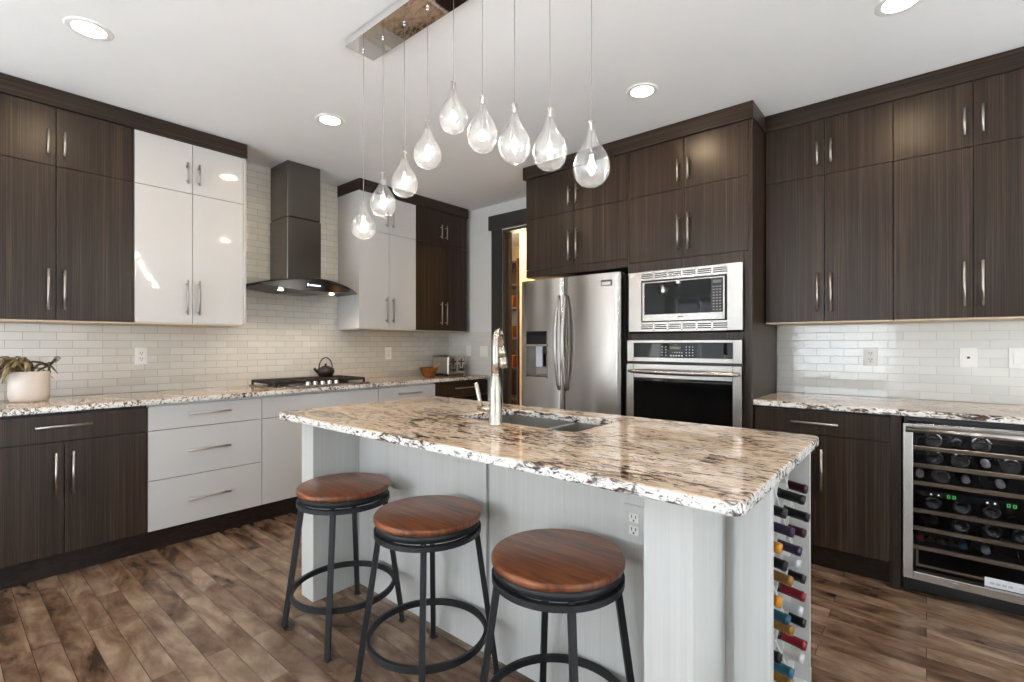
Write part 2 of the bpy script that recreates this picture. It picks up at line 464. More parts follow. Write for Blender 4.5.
# wall behind the camera with two window openings
W1, W2 = (-3.95, -2.45, 0.7, 2.2), (-1.98, -0.45, 0.1, 2.1)
rw = MB()
for a, b in ((XW-.12, W1[0]), (W1[1], W2[0]), (W2[1], 4.1)): rw.box(a, b, -3.75, -3.6, 0, ZC)
for W in (W1, W2): rw.box(W[0], W[1], -3.75, -3.6, 0, W[2]).box(W[0], W[1], -3.75, -3.6, W[3], ZC)
struct('wall_front', rw, m_wall, 'white wall with windows behind the viewer', 'wall')
rs = MB()
rs.box(3.9, 4.1, -3.6, -2.4, 0, ZC).box(3.9, 4.1, 2.0, YW, 0, ZC).box(3.9, 4.1, -2.4, 2.0, 0, 0.12).box(3.9, 4.1, -2.4, 2.0, 2.35, ZC)
struct('wall_right', rs, m_wall, 'white wall with an added wide window on the living side', 'wall')
tag(MB().box(-3.9, 0.9, -3.45, -1.6, .0005, .014, .004).box(1.4, 3.8, -2.2, 3.2, .0005, .014, .004).build('bounce_rug', plain('bounce_rug_pile', srgb(236, 236, 235), .95, noise=.06, nscale=120)),
    'pale cream rugs added behind the viewer to bounce sunlight upward', 'rug')  # unseen pale rugs, added to throw sunlight up to the ceiling
def window(name, x0, x1, z0, z1, nm, label, side='y'):
    f = MB(); g = MB(); t = .05
    def bx(m, a0, a1, b0, b1, c0, c1): m.box(a0, a1, b0, b1, c0, c1) if side == 'y' else m.box(b0+7.52+.06, b1+7.52+.06, a0, a1, c0, c1)
    ya, yb = -3.70, -3.65
    bx(f, x0, x1, ya, yb, z0, z0+t); bx(f, x0, x1, ya, yb, z1-t, z1)
    for i in range(nm+1):
        c = x0+(x1-x0-t)*i/nm; bx(f, c, c+t, ya, yb, z0+t, z1-t)
    bx(g, x0+t, x1-t, ya+.02, ya+.026, z0+t, z1-t)
    o = struct(name, f, m_plate, label, 'window')
    struct('window_glass', g, m_winglass, '', '', parent=o)
window('window_1', W1[0], W1[1], W1[2], W1[3], 3, 'white framed window in the wall behind the viewer', 'y')
window('window_2', W2[0], W2[1], W2[2], W2[3], 2, 'white framed glazed patio door behind the viewer', 'y')
window('window_3', -2.4, 2.0, 0.12, 2.35, 4, 'wide white framed window added on the unseen living side for its light', 'x')  # unseen side window, added and widened to let in more light

# door casing round the pantry doorway
c = MB()
c.box(-3.435, DX0-.002, YW-0.022, YW-0.001, 0, 2.41).box(DX1+.002, DX1+.11, YW-0.022, YW-0.001, 0, 2.41)
c.box(-3.468, DX1+.14, YW-0.034, YW-0.001, 2.411, 2.556)
struct('door_1', c, m_casing, 'charcoal door casing with a deep header beside the refrigerator', 'door frame')
c = MB()
c.box(DX0, DX0+.022, YW, YW+.12, 0, DZ-.022).box(DX1-.022, DX1, YW, YW+.12, 0, DZ-.022).box(DX0, DX1, YW, YW+.12, DZ-.022, DZ)
c.box(DX0+.022, DX0+.036, YW+.05, YW+.09, 0, DZ-.022)
struct('trim_1', c, m_casing, 'charcoal jamb lining the pantry doorway', 'door jamb')

# pantry beyond the doorway
c = MB(); c.box(-5.2, -5.1, YW+.12, 5.7, 0, ZC).box(-2.0, -1.9, YW+.12, 5.7, 0, ZC).box(-5.1, -2.0, 5.6, 5.7, 0, ZC)
c.box(-3.78, -2.0, 4.62, 4.70, 0, ZC)
struct('wall_pantry', c, m_warmwall, 'cream walls of the pantry seen through the doorway', 'wall')
struct('ceiling_pantry', MB().box(-5.2, -1.9, YW+.12, 5.7, ZC, ZC+.08), m_ceil, 'white ceiling of the pantry beyond the doorway', 'ceiling')
sh = thing('pantry_shelving', 'tall dark brown wooden shelving seen through the pantry doorway', 'shelf', (-4.6, 5.3, 0))
m_pine = laminate('stained_brown_shelf_wood', srgb(48, 26, 14), srgb(72, 42, 24), srgb(96, 60, 34), (60, 60, 2))
MB().box(-5.05, -5.03, 4.9, 5.3, 0, 2.35).box(-4.06, -4.035, 4.9, 5.3, 0, 2.35).build('side_panel', m_pine, sh)
for z in (.1, .5, .9, 1.3, 1.7, 2.0, 2.3):
    MB().box(-5.03, -4.06, 4.92, 5.29, z, z+.024).build('shelf', m_pine, sh)
MB().box(-5.03, -4.06, 5.29, 5.3, 0.02, 2.34).build('back_panel', m_pine, sh)
for i, z in enumerate((1.324, 1.724, 0.924)):
    bk = MB().box(-4.60, -4.20, 4.98, 5.24, z+.001, z+.16, .01).build('storage_box', plain('kraft_box', srgb(150+i*12, 96, 50), .7), origin=(-4.6, 5.1, z))
    tag(bk, ('brown storage box on the pantry shelf at eye height', 'brown storage box on the highest pantry shelf in view', 'brown storage box on the pantry shelf at counter height')[i], 'box')
def spot(name, loc, power, col, angle=2.3, blend=0.7, rad=0.04, rot=(0,0,0)):
    l = bpy.data.lights.new(name, 'SPOT'); l.energy = power; l.color = col; l.spot_size = angle; l.spot_blend = blend; l.shadow_soft_size = rad
    o = bpy.data.objects.new(name, l); COL.objects.link(o); o.location = loc; o.rotation_euler = rot; return o
def point(name, loc, power, col, rad=0.03):
    l = bpy.data.lights.new(name, 'POINT'); l.energy = power; l.color = col; l.shadow_soft_size = rad
    o = bpy.data.objects.new(name, l); COL.objects.link(o); o.location = loc; return o
WARM = (1.0, 0.88, 0.73)
cl = thing('pantry_ceiling_lamp', 'warm ceiling lamp lighting the pantry', 'lamp', (-3.5, 4.3, ZC))
MB().lathe([(.12, ZC-.001), (.12, ZC-.02)], (-3.5, 4.3, 0)).build('lamp_base', m_chrome, cl)
MB().lathe([(.11, ZC-.021), (.10, ZC-.06), (.06, ZC-.085), (0, ZC-.09)], (-3.5, 4.3, 0), cap0=True).build('lamp_shade', emit('warm_pantry_lamp', (1, .72, .38, 1), 8), cl)
point('pantry_lamp_light', (-3.5, 4.3, ZC-.3), 26, (1.0, .72, .42), .1)

# ------------------------------------------------------------------ trims: crown, toe kick, backsplash
def crown(name, side, s0, s1, d0, label, ends=(0,0)):
    m = MB(); mat = m_wood_y if side.left else m_wood_x
    side.box(m, s0, s1, 0.002, d0, 2.575, ZC-.002, .001)
    return struct(name, m, mat, label, 'crown moulding')
crown('trim_2', LEFT, 0.08, 1.472, .368, 'dark wood crown over the left upper cabinets beside the hood')
crown('trim_3', LEFT, 2.388, 3.702, .368, 'dark wood crown over the upper cabinets between hood and doorway')
crown('trim_4', BACK, -0.778, 0.52, .362, 'dark wood crown over the right upper cabinets')
crown('trim_5', BACK, -2.518, -0.779, .642, 'dark wood crown over the refrigerator and oven tower')
struct('trim_6', LEFT.box(MB(), .08, 3.75, .02, .545, 0.001, .128), m_kick, 'dark toe kick under the left base cabinets', 'toe kick')
struct('trim_7', BACK.box(MB(), -.775, -.095, .02, .555, 0.001, .128), m_kick, 'dark toe kick under the right base cabinet', 'toe kick')
TK = .008
m = MB(); LEFT.box(m, .08, 3.751, .001, TK, .916, 1.364); LEFT.box(m, 1.470, 2.390, .001, TK, 1.364, ZC-.001)
struct('backsplash_left', m, m_tile_l, 'glossy off white subway tile behind the cooktop', 'backsplash')
m = MB(); BACK.box(m, -4.096, -3.437, .001, TK, .916, 1.364)
struct('backsplash_corner', m, m_tile_b, 'glossy off white subway tile on the short corner wall by the doorway', 'backsplash')
m = MB(); BACK.box(m, -.778, .56, .001, TK, .916, 1.364)
struct('backsplash_right', m, m_tile_b, 'glossy white subway tile above the right counter', 'backsplash')

# ------------------------------------------------------------------ cabinets
def bar_handle(side, s, d, z, length, vert, parent):
    m = MB(); h = length/2; o = .030
    if vert:
        m.cyl(side.pt(s, d+o, z-h), side.pt(s, d+o, z+h), .0062, n=12)
        for q in (-h+.022, h-.022): m.cyl(side.pt(s, d-.0005, z+q), side.pt(s, d+o, z+q), .0048, n=10)
    else:
        m.cyl(side.pt(s-h, d+o, z), side.pt(s+h, d+o, z), .0062, n=12)
        for q in (-h+.022, h-.022): m.cyl(side.pt(s+q, d-.0005, z), side.pt(s+q, d+o, z), .0048, n=10)
    return m.build('handle', m_nickel, parent)
def cabinet(name, label, cat, side, s0, s1, depth, z0, z1, fronts, white=False, wall_gap=.010, frame=None, under=None):
    """hollow carcass + slab fronts; fronts: (kind, s0, s1, z0, z1, handle) ; handle = (s, z, length, vertical) or None"""
    t = thing(name, label, cat, side.pt((s0+s1)/2, depth/2, z0))
    mc = m_carc if white else m_wood
    m = MB(); th = .016; d1 = depth-.022; e = .0008
    side.box(m, s0+e, s0+th, wall_gap, d1, z0, z1); side.box(m, s1-th, s1-e, wall_gap, d1, z0, z1)
    side.box(m, s0+th, s1-th, wall_gap, d1, z0, z0+th); side.box(m, s0+th, s1-th, wall_gap, d1, z1-th, z1)
    side.box(m, s0+th, s1-th, wall_gap, wall_gap+.006, z0+th, z1-th)
    m.build('carcass', mc, t)
    # dark sheet coloured as the shade in the gaps between the fronts
    m = MB(); side.box(m, s0+th, s1-th, d1-.008, d1-.002, z0+th, z1-th); m.build('gap_shade_sheet', m_gap, t)
    if under is not None:
        m = MB(); side.box(m, s0+e, s1-e, wall_gap, d1+.018, z0-.008, z0-.001); m.build('light_rail', under, t)
    for kind, a, b, c, d, h in fronts:
        m = MB(); side.box(m, a+.0016, b-.0016, depth-.020, depth, c+.0016, d-.0016, .0012)
        f = m.build(kind, m_white if white else m_wood, t)
        if h: bar_handle(side, h[0], depth, h[1], h[2], h[3], f)
    return t
UD = .353; UZ0, UZS, UZ1 = 1.374, 2.242, 2.574
def upper(label, side, s0, s1, mid, white, ext=0, depth=UD):
    hs = []
    for (c, d, hz, hl) in ((UZ0, UZS, 1.545, .228), (UZS, UZ1, 2.368, .138)):
        hs.append(('door', s0, mid, c, d, (mid-.034, hz, hl, True)))
        hs.append(('door', mid, s1, c, d, (mid+.034, hz, hl, True)))
    return cabinet('upper_cabinet', label, 'cabinet', side, s0, s1, depth, UZ0, UZ1, hs, white, under=m_under)
upper('dark wood wall cabinet over the potted plant counter', LEFT, .099, .8125, .456, False)
t = upper('gloss white wall cabinet left of the range hood', LEFT, .814, 1.449, 1.130, True)
m = MB(); LEFT.box(m, 1.4495, 1.467, .010, UD, UZ0, UZ1); m.build('side_panel', m_white, t)
t = upper('gloss white wall cabinet right of the range hood', LEFT, 2.411, 3.012, 2.702, True)
m = MB(); LEFT.box(m, 2.392, 2.4105, .010, UD, UZ0, UZ1); m.build('side_panel', m_white, t)
upper('dark wood wall cabinet nearest the pantry doorway, above the toaster', LEFT, 3.013, 3.698, 3.356, False)
t = upper('dark wood wall cabinet beside the oven tower, above the right counter', BACK, -.777, -.140, -.461, False, depth=.352)
upper('dark wood wall cabinet above the wine cooler', BACK, -.139, .505, .181, False, depth=.352)

BD = XW*-1-3.496; BZ0, BZD, BZ1 = .130, .724, .868
cabinet('base_cabinet', 'dark wood base cabinet with one drawer under the potted plant', 'cabinet', LEFT, .092, .822, BD, BZ0, .880,
        [('drawer', .092, .822, BZD, BZ1, (.457, .808, .228, False)),
         ('door', .092, .457, BZ0, BZD, (.457-.034, .556, .228, True)), ('door', .457, .822, BZ0, BZD, (.457+.034, .556, .228, True))])
cabinet('base_cabinet', 'gloss white three drawer base cabinet left of the cooktop', 'cabinet', LEFT, .823, 1.471, BD, BZ0, .880,
        [('drawer', .823, 1.471, BZD, BZ1, (1.145, .808, .240, False)), ('drawer', .823, 1.471, .428, BZD, (1.145, .582, .240, False)),
         ('drawer', .823, 1.471, BZ0, .428, (1.145, .281, .240, False))], True)
cabinet('base_cabinet', 'gloss white base cabinet under the gas cooktop', 'cabinet', LEFT, 1.472, 2.411, BD, BZ0, .880,
        [('drawer', 1.472, 2.411, BZD, BZ1, None), ('door', 1.472, 1.942, BZ0, BZD, (1.908, .56, .228, True)),
         ('door', 1.942, 2.411, BZ0, BZD, (1.976, .56, .228, True))], True)
cabinet('base_cabinet', 'gloss white drawer base cabinet right of the cooktop', 'cabinet', LEFT, 2.412, 3.034, BD, BZ0, .880,
        [('drawer', 2.412, 3.034, BZD, BZ1, (2.724, .808, .252, False)), ('drawer', 2.412, 3.034, .428, BZD, (2.724, .582, .252, False)),
         ('drawer', 2.412, 3.034, BZ0, .428, (2.724, .281, .252, False))], True)
cabinet('base_cabinet', 'dark wood base cabinet in the corner under the toaster', 'cabinet', LEFT, 3.035, 3.748, BD, BZ0, .880,
        [('drawer', 3.035, 3.748, BZD, BZ1, (3.39, .808, .25, False)), ('door', 3.035, 3.39, BZ0, BZD, (3.356, .56, .228, True)),
         ('door', 3.39, 3.748, BZ0, BZD, (3.424, .56, .228, True))])
t = cabinet('base_cabinet', 'dark wood base cabinet with a drawer between oven tower and wine cooler', 'cabinet', BACK, -.775, -.141, .617, BZ0, .880,
        [('drawer', -.775, -.141, .738, BZ1, (-.47, .806, .222, False)), ('door', -.775, -.468, BZ0, .738, (-.500, .555, .222, True)),
         ('door', -.468, -.141, BZ0, .738, (-.436, .555, .222, True))])
m = MB(); BACK.box(m, -.1405, -.097, .010, .613, .002, .880); m.build('filler_panel', m_wood, t)
ep = thing('end_panel', 'dark wood end panel closing the right counter past the wine cooler', 'panel', (.53, 3.45, 0))
m = MB(); BACK.box(m, .518, .538, .010, .617, .002, .880); m.build('panel_board', m_wood, ep)

# over-fridge cabinet and oven tower
TD = YW-3.135
cabinet('bridge_cabinet', 'dark wood cabinet bridging over the stainless refrigerator', 'cabinet', BACK, -2.497, -1.590, TD, 1.775, UZ1,
        [('door', -2.497, -2.036, 1.835, 2.247, (-2.07, 1.99, .232, True)), ('door', -2.036, -1.590, 1.835, 2.247, (-2.002, 1.99, .232, True)),
         ('door', -2.497, -2.036, 2.247, UZ1, (-2.07, 2.362, .142, True)), ('door', -2.036, -1.590, 2.247, UZ1, (-2.002, 2.362, .142, True)),
         ('bottom_rail', -2.497, -1.590, 1.775, 1.835, None)], wall_gap=.05)
tw = thing('oven_tower_cabinet', 'tall dark wood cabinet holding the microwave and wall oven', 'cabinet', (-1.19, 3.45, 0))
m = MB(); d1 = TD-.022
BACK.box(m, -1.588, -1.578, .010, TD, .002, UZ1); BACK.box(m, -.808, -.786, .010, TD, .002, UZ1)
BACK.box(m, -1.578, -.808, .010, .018, .002, UZ1)
for z in (.45, 1.277, 1.780): BACK.box(m, -1.578, -.808, .020, d1, z, z+.012)
m.build('carcass', m_wood, tw)
m = MB(); BACK.box(m, -1.578, -.808, d1-.04, d1-.034, 1.80, UZ1-.01); m.build('gap_shade_sheet', m_gap, tw)  # dark sheet giving the shade between the tower doors
m = MB(); BACK.box(m, -1.5775, -.8355, TD-.020, TD-.001, 1.728, 1.795, .001); BACK.box(m, -1.5775, -.8355, TD-.020, TD-.001, 1.268, 1.312, .001)
BACK.box(m, -.8345, -.8085, TD-.020, TD-.001, .13, 1.795, .001)
m.build('face_frame', m_wood, tw)
for a, b, c, d, h in ((-1.578, -1.195, 1.797, 2.246, (-1.228, 1.962, .232, True)), (-1.195, -.808, 1.797, 2.246, (-1.162, 1.962, .232, True)),
                      (-1.578, -1.195, 2.246, UZ1, (-1.228, 2.362, .144, True)), (-1.195, -.808, 2.246, UZ1, (-1.162, 2.362, .144, True))):
    m = MB(); BACK.box(m, a+.0016, b-.0016, TD-.020, TD, c+.0016, d-.0016, .0012); f = m.build('door', m_wood, tw)
    bar_handle(BACK, h[0], TD, h[1], h[2], h[3], f)
m = MB(); BACK.box(m, -1.576, -.8355, TD-.020, TD, .13, .448, .001); f = m.build('drawer', m_wood, tw); bar_handle(BACK, -1.2, TD, .40, .25, False, f)
m = MB(); BACK.box(m, -1.576, -.81, .05, TD-.08, .003, .128); m.build('toe_kick', m_kick, tw)

# ------------------------------------------------------------------ countertops
def rrect(x0, x1, y0, y1, r=(0,0,0,0), n=6):
    """outline, corner radii in order (x0,y0) (x1,y0) (x1,y1) (x0,y1)"""
    P = []
    for (cx, cy, a0), q in zip(((x0, y0, PI), (x1, y0, 1.5*PI), (x1, y1, 0), (x0, y1, .5*PI)), r):
        sx = 1 if cx == x0 else -1; sy = 1 if cy == y0 else -1
        if q <= 0: P.append((cx, cy)); continue
        for i in range(n+1):
            a = a0+.5*PI*i/n; P.append((cx+sx*q+q*math.cos(a), cy+sy*q+q*math.sin(a)))
    return P
ZT, ZB = .914, .8815
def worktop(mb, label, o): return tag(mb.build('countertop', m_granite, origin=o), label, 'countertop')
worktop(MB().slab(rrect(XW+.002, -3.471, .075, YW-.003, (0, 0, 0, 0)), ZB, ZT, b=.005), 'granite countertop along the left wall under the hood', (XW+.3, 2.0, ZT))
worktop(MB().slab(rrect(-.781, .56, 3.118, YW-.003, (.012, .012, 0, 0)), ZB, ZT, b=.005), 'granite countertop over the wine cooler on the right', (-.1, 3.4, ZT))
SX0, SX1, SY0, SY1 = -1.605, -.995, 1.535, 1.885
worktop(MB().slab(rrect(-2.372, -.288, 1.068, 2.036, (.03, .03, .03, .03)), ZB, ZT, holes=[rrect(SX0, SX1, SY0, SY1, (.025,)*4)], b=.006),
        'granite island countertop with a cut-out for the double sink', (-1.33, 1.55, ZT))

# ------------------------------------------------------------------ island
isl = thing('kitchen_island', 'white wood grain island with a wine rack end and open seating side', 'kitchen island', (-1.33, 1.6, 0))
ZI = ZB-.004
MB().box(-2.244, -1.344, 1.432, 1.450, .001, ZI).build('front_panel', m_ash, isl)
MB().box(-1.326, -.40, 1.432, 1.450, .001, ZI).build('front_panel', m_ash, isl)
MB().box(-1.344, -1.326, 1.440, 1.450, .001, ZI).build('panel_joint', plain('grey_panel_joint', srgb(150, 153, 153), .6), isl)
MB().box(-2.358, -2.245, 1.182, 1.984, .001, ZI, .0015).build('end_panel', m_ash, isl)
MB().box(-.555, -.428, 1.182, 1.4315, .001, ZI, .0015).build('support_post', m_ash, isl)
MB().box(-2.244, -.312, 1.986, 2.003, .10, ZI).build('back_panel', m_ash, isl)
MB().box(-2.244, -.72, 1.93, 1.945, .001, .099).build('toe_kick', m_kick, isl)
MB().box(-.399, -.310, 1.406, 1.444, .001, ZI).build('rack_frame', m_ash, isl)
MB().box(-.66, -.31, 1.986, 2.0035, .001, .0995).build('rack_frame', m_ash, isl)
MB().box(-.70, -.685, 1.4505, 1.985, .001, ZI).build('divider_panel', m_carc, isl)
MB().box(-.684, -.315, 1.4505, 1.985, .001, .055).build('rack_floor', m_carc, isl)
# diamond lattice of the wine rack: thin boards crossing at 45 degrees
RP, RY0, RZ0 = .0775, 1.56, .66
LZ = RZ0+.029
def lattice(x0, x1):
    m = MB(); ya, yb, za, zb = 1.4505, 1.985, .056, ZI
    for sgn in (1, -1):
        for k in range(-30, 30):
            # centre lines: (z-LZ) - sgn*(y-RY0) = (2k+1)*RP
            cst = (2*k+1)*RP
            pts = []
            for y in (ya, yb):
                z = LZ+sgn*(y-RY0)+cst
                if za <= z <= zb: pts.append((y, z))
            for z in (za, zb):
                y = RY0+sgn*(z-LZ-cst)
                if ya < y < yb: pts.append((y, z))
            if len(pts) < 2: continue
            (y1, z1), (y2, z2) = pts[0], pts[1]
            if math.hypot(y2-y1, z2-z1) < .05: continue
            L = math.hypot(y2-y1, z2-z1); ny, nz = -(z2-z1)/L*.003, (y2-y1)/L*.003
            m.prism([(y1+ny, z1+nz), (y2+ny, z2+nz), (y2-ny, z2-nz), (y1-ny, z1-nz)], 'x', x0, x1)
    return m
lattice(-.66, -.360).build('rack_lattice', m_carc, isl)

FOIL = {'maroon': srgb(58, 26, 34), 'blackgreen': srgb(24, 28, 26), 'black': srgb(22, 21, 23), 'purple': srgb(58, 42, 74), 'gold': srgb(205, 138, 34),
        'clear': srgb(206, 208, 212), 'bronze': srgb(150, 108, 48), 'red': srgb(128, 24, 38), 'teal': srgb(42, 92, 112), 'white': srgb(222, 220, 218)}
mfoil = {k: plain('foil_'+k, v, .34, .15) for k, v in FOIL.items()}
def glassy(name, col): return plain(name, col, .08, noise=.05)
m_bglass = {True: glassy('green_bottle_glass', srgb(22, 34, 24)), False: glassy('pale_bottle_glass', srgb(170, 178, 176))}
BODY = [(0, .012), (.02, .006), (.030, .0), (.0365, .006), (.0372, .02), (.0372, .17), (.035, .185), (.026, .205), (.0175, .222), (.0148, .232), (.0142, .262)]
CAP = [(.0146, 0), (.0150, .004), (.0150, .058), (.0160, .0585), (.0160, .066), (.0150, .067), (.0146, .0715), (.012, .073), (0, .073)]
BOT = [(-.314, 1.948, .737, 'maroon', 5, 1), (-.296, 1.792, .742, 'blackgreen', 3, 1), (-.318, 1.638, .735, 'black', 1, 1), (-.296, 1.87, .665, 'black', 4, 0),
       (-.313, 1.715, .657, 'purple', 2, 0), (-.32, 1.948, .584, 'maroon', 5, -1), (-.306, 1.792, .576, 'purple', 3, -1), (-.316, 1.56, .657, 'gold', 0, 0),
       (-.322, 1.87, .503, 'clear', 4, -2), (-.316, 1.638, .579, 'black', 1, -1), (-.32, 1.948, .425, 'black', 5, -3), (-.317, 1.715, .505, 'bronze', 2, -2),
       (-.295, 1.792, .434, 'red', 3, -3), (-.316, 1.56, .503, 'gold', 0, -2), (-.316, 1.87, .348, 'clear', 4, -4), (-.31, 1.638, .421, 'teal', 1, -3),
       (-.32, 1.948, .273, 'black', 5, -5), (-.314, 1.715, .353, 'bronze', 2, -4), (-.292, 1.792, .280, 'red', 3, -5), (-.313, 1.87, .192, 'white', 4, -6),
       (-.316, 1.56, .343, 'black', 0, -4), (-.30, 1.638, .267, 'teal', 1, -5), (-.317, 1.715, .190, 'bronze', 2, -6)]
COLN = {5: 'column against the back panel', 4: 'second column from the back', 3: 'third column from the back', 2: 'third column from the front', 1: 'second column from the front', 0: 'frontmost column'}
ORD = ['topmost', 'second', 'third', 'fourth']
seen = {}
CN = {'maroon': 'dark maroon', 'blackgreen': 'greenish black', 'clear': 'silvery', 'bronze': 'bronze'}
for x, y, z, colr, cidx, r in sorted(BOT, key=lambda q: -q[2]):
    k = seen.get(cidx, 0); seen[cidx] = k+1
    lab = f"{CN.get(colr, colr)} capped bottle, {ORD[k]} in the {COLN[cidx]}, island wine rack"
    t = thing('wine_bottle', lab, 'bottle', (x, y, z), 'wine bottles in the island rack')
    m = MB(); m.lathe(BODY, n=20); m.bm.transform(Matrix.Translation((0, 0, -.300)))
    m.build('bottle_glass', m_bglass[colr not in ('clear', 'white')], t, local=True)
    m = MB(); m.lathe(CAP, n=18); m.bm.transform(Matrix.Translation((0, 0, -.071)))
    m.build('foil_cap', mfoil[colr], t, local=True)
    t.rotation_euler = (0, PI/2+math.radians(8.5), 0)

# undermount double sink
sk = thing('kitchen_sink', 'stainless undermount double bowl sink in the island', 'sink', (-1.3, 1.71, .70))
def bowl(x0, x1, y0, y1, z0, z1, t=.003):
    m = MB()
    m.box(x0, x1, y0, y1, z0, z0+t).box(x0, x0+t, y0, y1, z0+t, z1).box(x1-t, x1, y0, y1, z0+t, z1)
    m.box(x0+t, x1-t, y0, y0+t, z0+t, z1).box(x0+t, x1-t, y1-t, y1, z0+t, z1)
    return m
b1 = bowl(SX0-.008, -1.232, SY0-.008, SY1+.008, .69, ZB-.001).build('sink_bowl', m_sink, sk)
b2 = bowl(-1.212, SX1+.008, SY0-.008, SY1+.008, .69, ZB-.001).build('sink_bowl', m_sink, sk)
MB().box(-1.2322, -1.2118, SY0-.008, SY1+.008, .845, ZB-.0015, .003).build('bowl_divider', m_sink, sk)
for b, x in ((b1, -1.42), (b2, -1.10)): MB().lathe([(.04, .6935), (.045, .696), (.02, .6945), (0, .694)], (x, 1.72, 0), n=20).build('drain', m_chrome, b)
# faucet
FX, FY = -1.322, 1.463
fa = thing('kitchen_faucet', 'brushed nickel gooseneck faucet with pull down spray on the island', 'faucet', (FX, FY, ZT))
m_fnick = plain('satin_nickel', srgb(200, 192, 180), .25, 1.0, .03, 60)
MB().lathe([(.028, ZT+.0005), (.028, ZT+.006), (.0255, ZT+.01), (.0250, ZT+.10), (.0245, ZT+.145), (.021, ZT+.17), (.0160, ZT+.195), (.0142, ZT+.21)], (FX, FY, 0)).build('faucet_body', m_fnick, fa)
pts = [(FX, FY, ZT+.20), (FX, FY, ZT+.26), (FX, FY, ZT+.315)]
sdx, sdy = -.50, .866
R = .060
for i in range(1, 10):
    a = PI*i/10; q = R*(1-math.cos(a)); pts.append((FX+sdx*q, FY+sdy*q, ZT+.315+R*math.sin(a)))
pts.append((FX+sdx*2*R, FY+sdy*2*R, ZT+.313))
MB().tube(pts, .0138, 14).build('spout', m_fnick, fa)
ex, ey = FX+sdx*2*R, FY+sdy*2*R
hd = MB(); hd.cyl((ex, ey, ZT+.314), (ex+.003, ey+.006, ZT+.268), .0150, .0165, 16); hd.cyl((ex+.003, ey+.006, ZT+.2695), (ex+.006, ey+.010, ZT+.222), .0165, .0195, 16)
hd.build('spray_head', m_fnick, fa)
hx, hy = FX-.088, FY-.004
hm = MB(); hm.cyl((FX-.018, FY, ZT+.062), (hx, hy, ZT+.062), .0150, .0135, 14)
hm.tube([(hx+.012, hy, ZT+.066), (hx+.004, hy-.002, ZT+.10), (hx-.004, hy-.004, ZT+.135), (hx-.012, hy-.006, ZT+.165)], [.011, .0085, .009, .0105], 12)
hm.build('lever_handle', m_fnick, fa)

# ------------------------------------------------------------------ bar stools
def stool(x, y, label, rot=0.0):
    t = thing('bar_stool', label, 'bar stool', (x, y, 0), 'backless stools along the island')
    R = .197
    MB().lathe([(0, .597), (R-.006, .597), (R-.002, .599), (R, .603), (R, .613), (R-.0025, .618), (R-.007, .620), (0, .620)], n=64).build('seat', m_seat, t, local=True)
    MB().lathe([(0, .5965), (R-.008, .5965), (R-.008, .571), (0, .571)], n=48, cap0=False, cap1=False).build('swivel_plate', m_iron, t, local=True)
    ring = MB()
    rp = [((R-.010)*math.cos(2*PI*i/48), (R-.010)*math.sin(2*PI*i/48), .555) for i in range(48)]
    ring.tube(rp, 0, closed=True, up=(0,0,1), flat=(.018, .018))
    for a in range(4):
        an = PI/4+a*PI/2; ring.cyl(((R-.016)*math.cos(an), (R-.016)*math.sin(an), .563), ((R-.016)*math.cos(an), (R-.016)*math.sin(an), .5712), .010, n=10)
    ring.build('upper_ring', m_iron, t, local=True)
    for a in range(4):
        an = PI/4+a*PI/2; ca, sa = math.cos(an), math.sin(an)
        m = MB(); r0, r1 = .256, .178
        m.tube([(r0*ca, r0*sa, .004), (r1*ca, r1*sa, .5465)], 0, up=(-sa, ca, 0), flat=(.020, .020))
        lg = m.build('leg', m_iron, t, local=True)
        MB().box(r0*ca-.012, r0*ca+.012, r0*sa-.012, r0*sa+.012, .0003, .006).build('foot_pad', m_black, lg, local=True)
    fp = [(.214*math.cos(2*PI*i/56), .214*math.sin(2*PI*i/56), .170) for i in range(56)]
    MB().tube(fp, 0, closed=True, up=(0,0,1), flat=(.012, .024)).build('foot_ring', m_iron, t, local=True)
    t.rotation_euler = (0, 0, rot)
stool(-1.975, 1.184, 'round wood seat bar stool at the far end, beside the island end panel')
stool(-1.415, 1.193, 'round wood seat bar stool in the middle of the three')
stool(-.838, 1.202, 'round wood seat bar stool nearest the island outlet', .03)

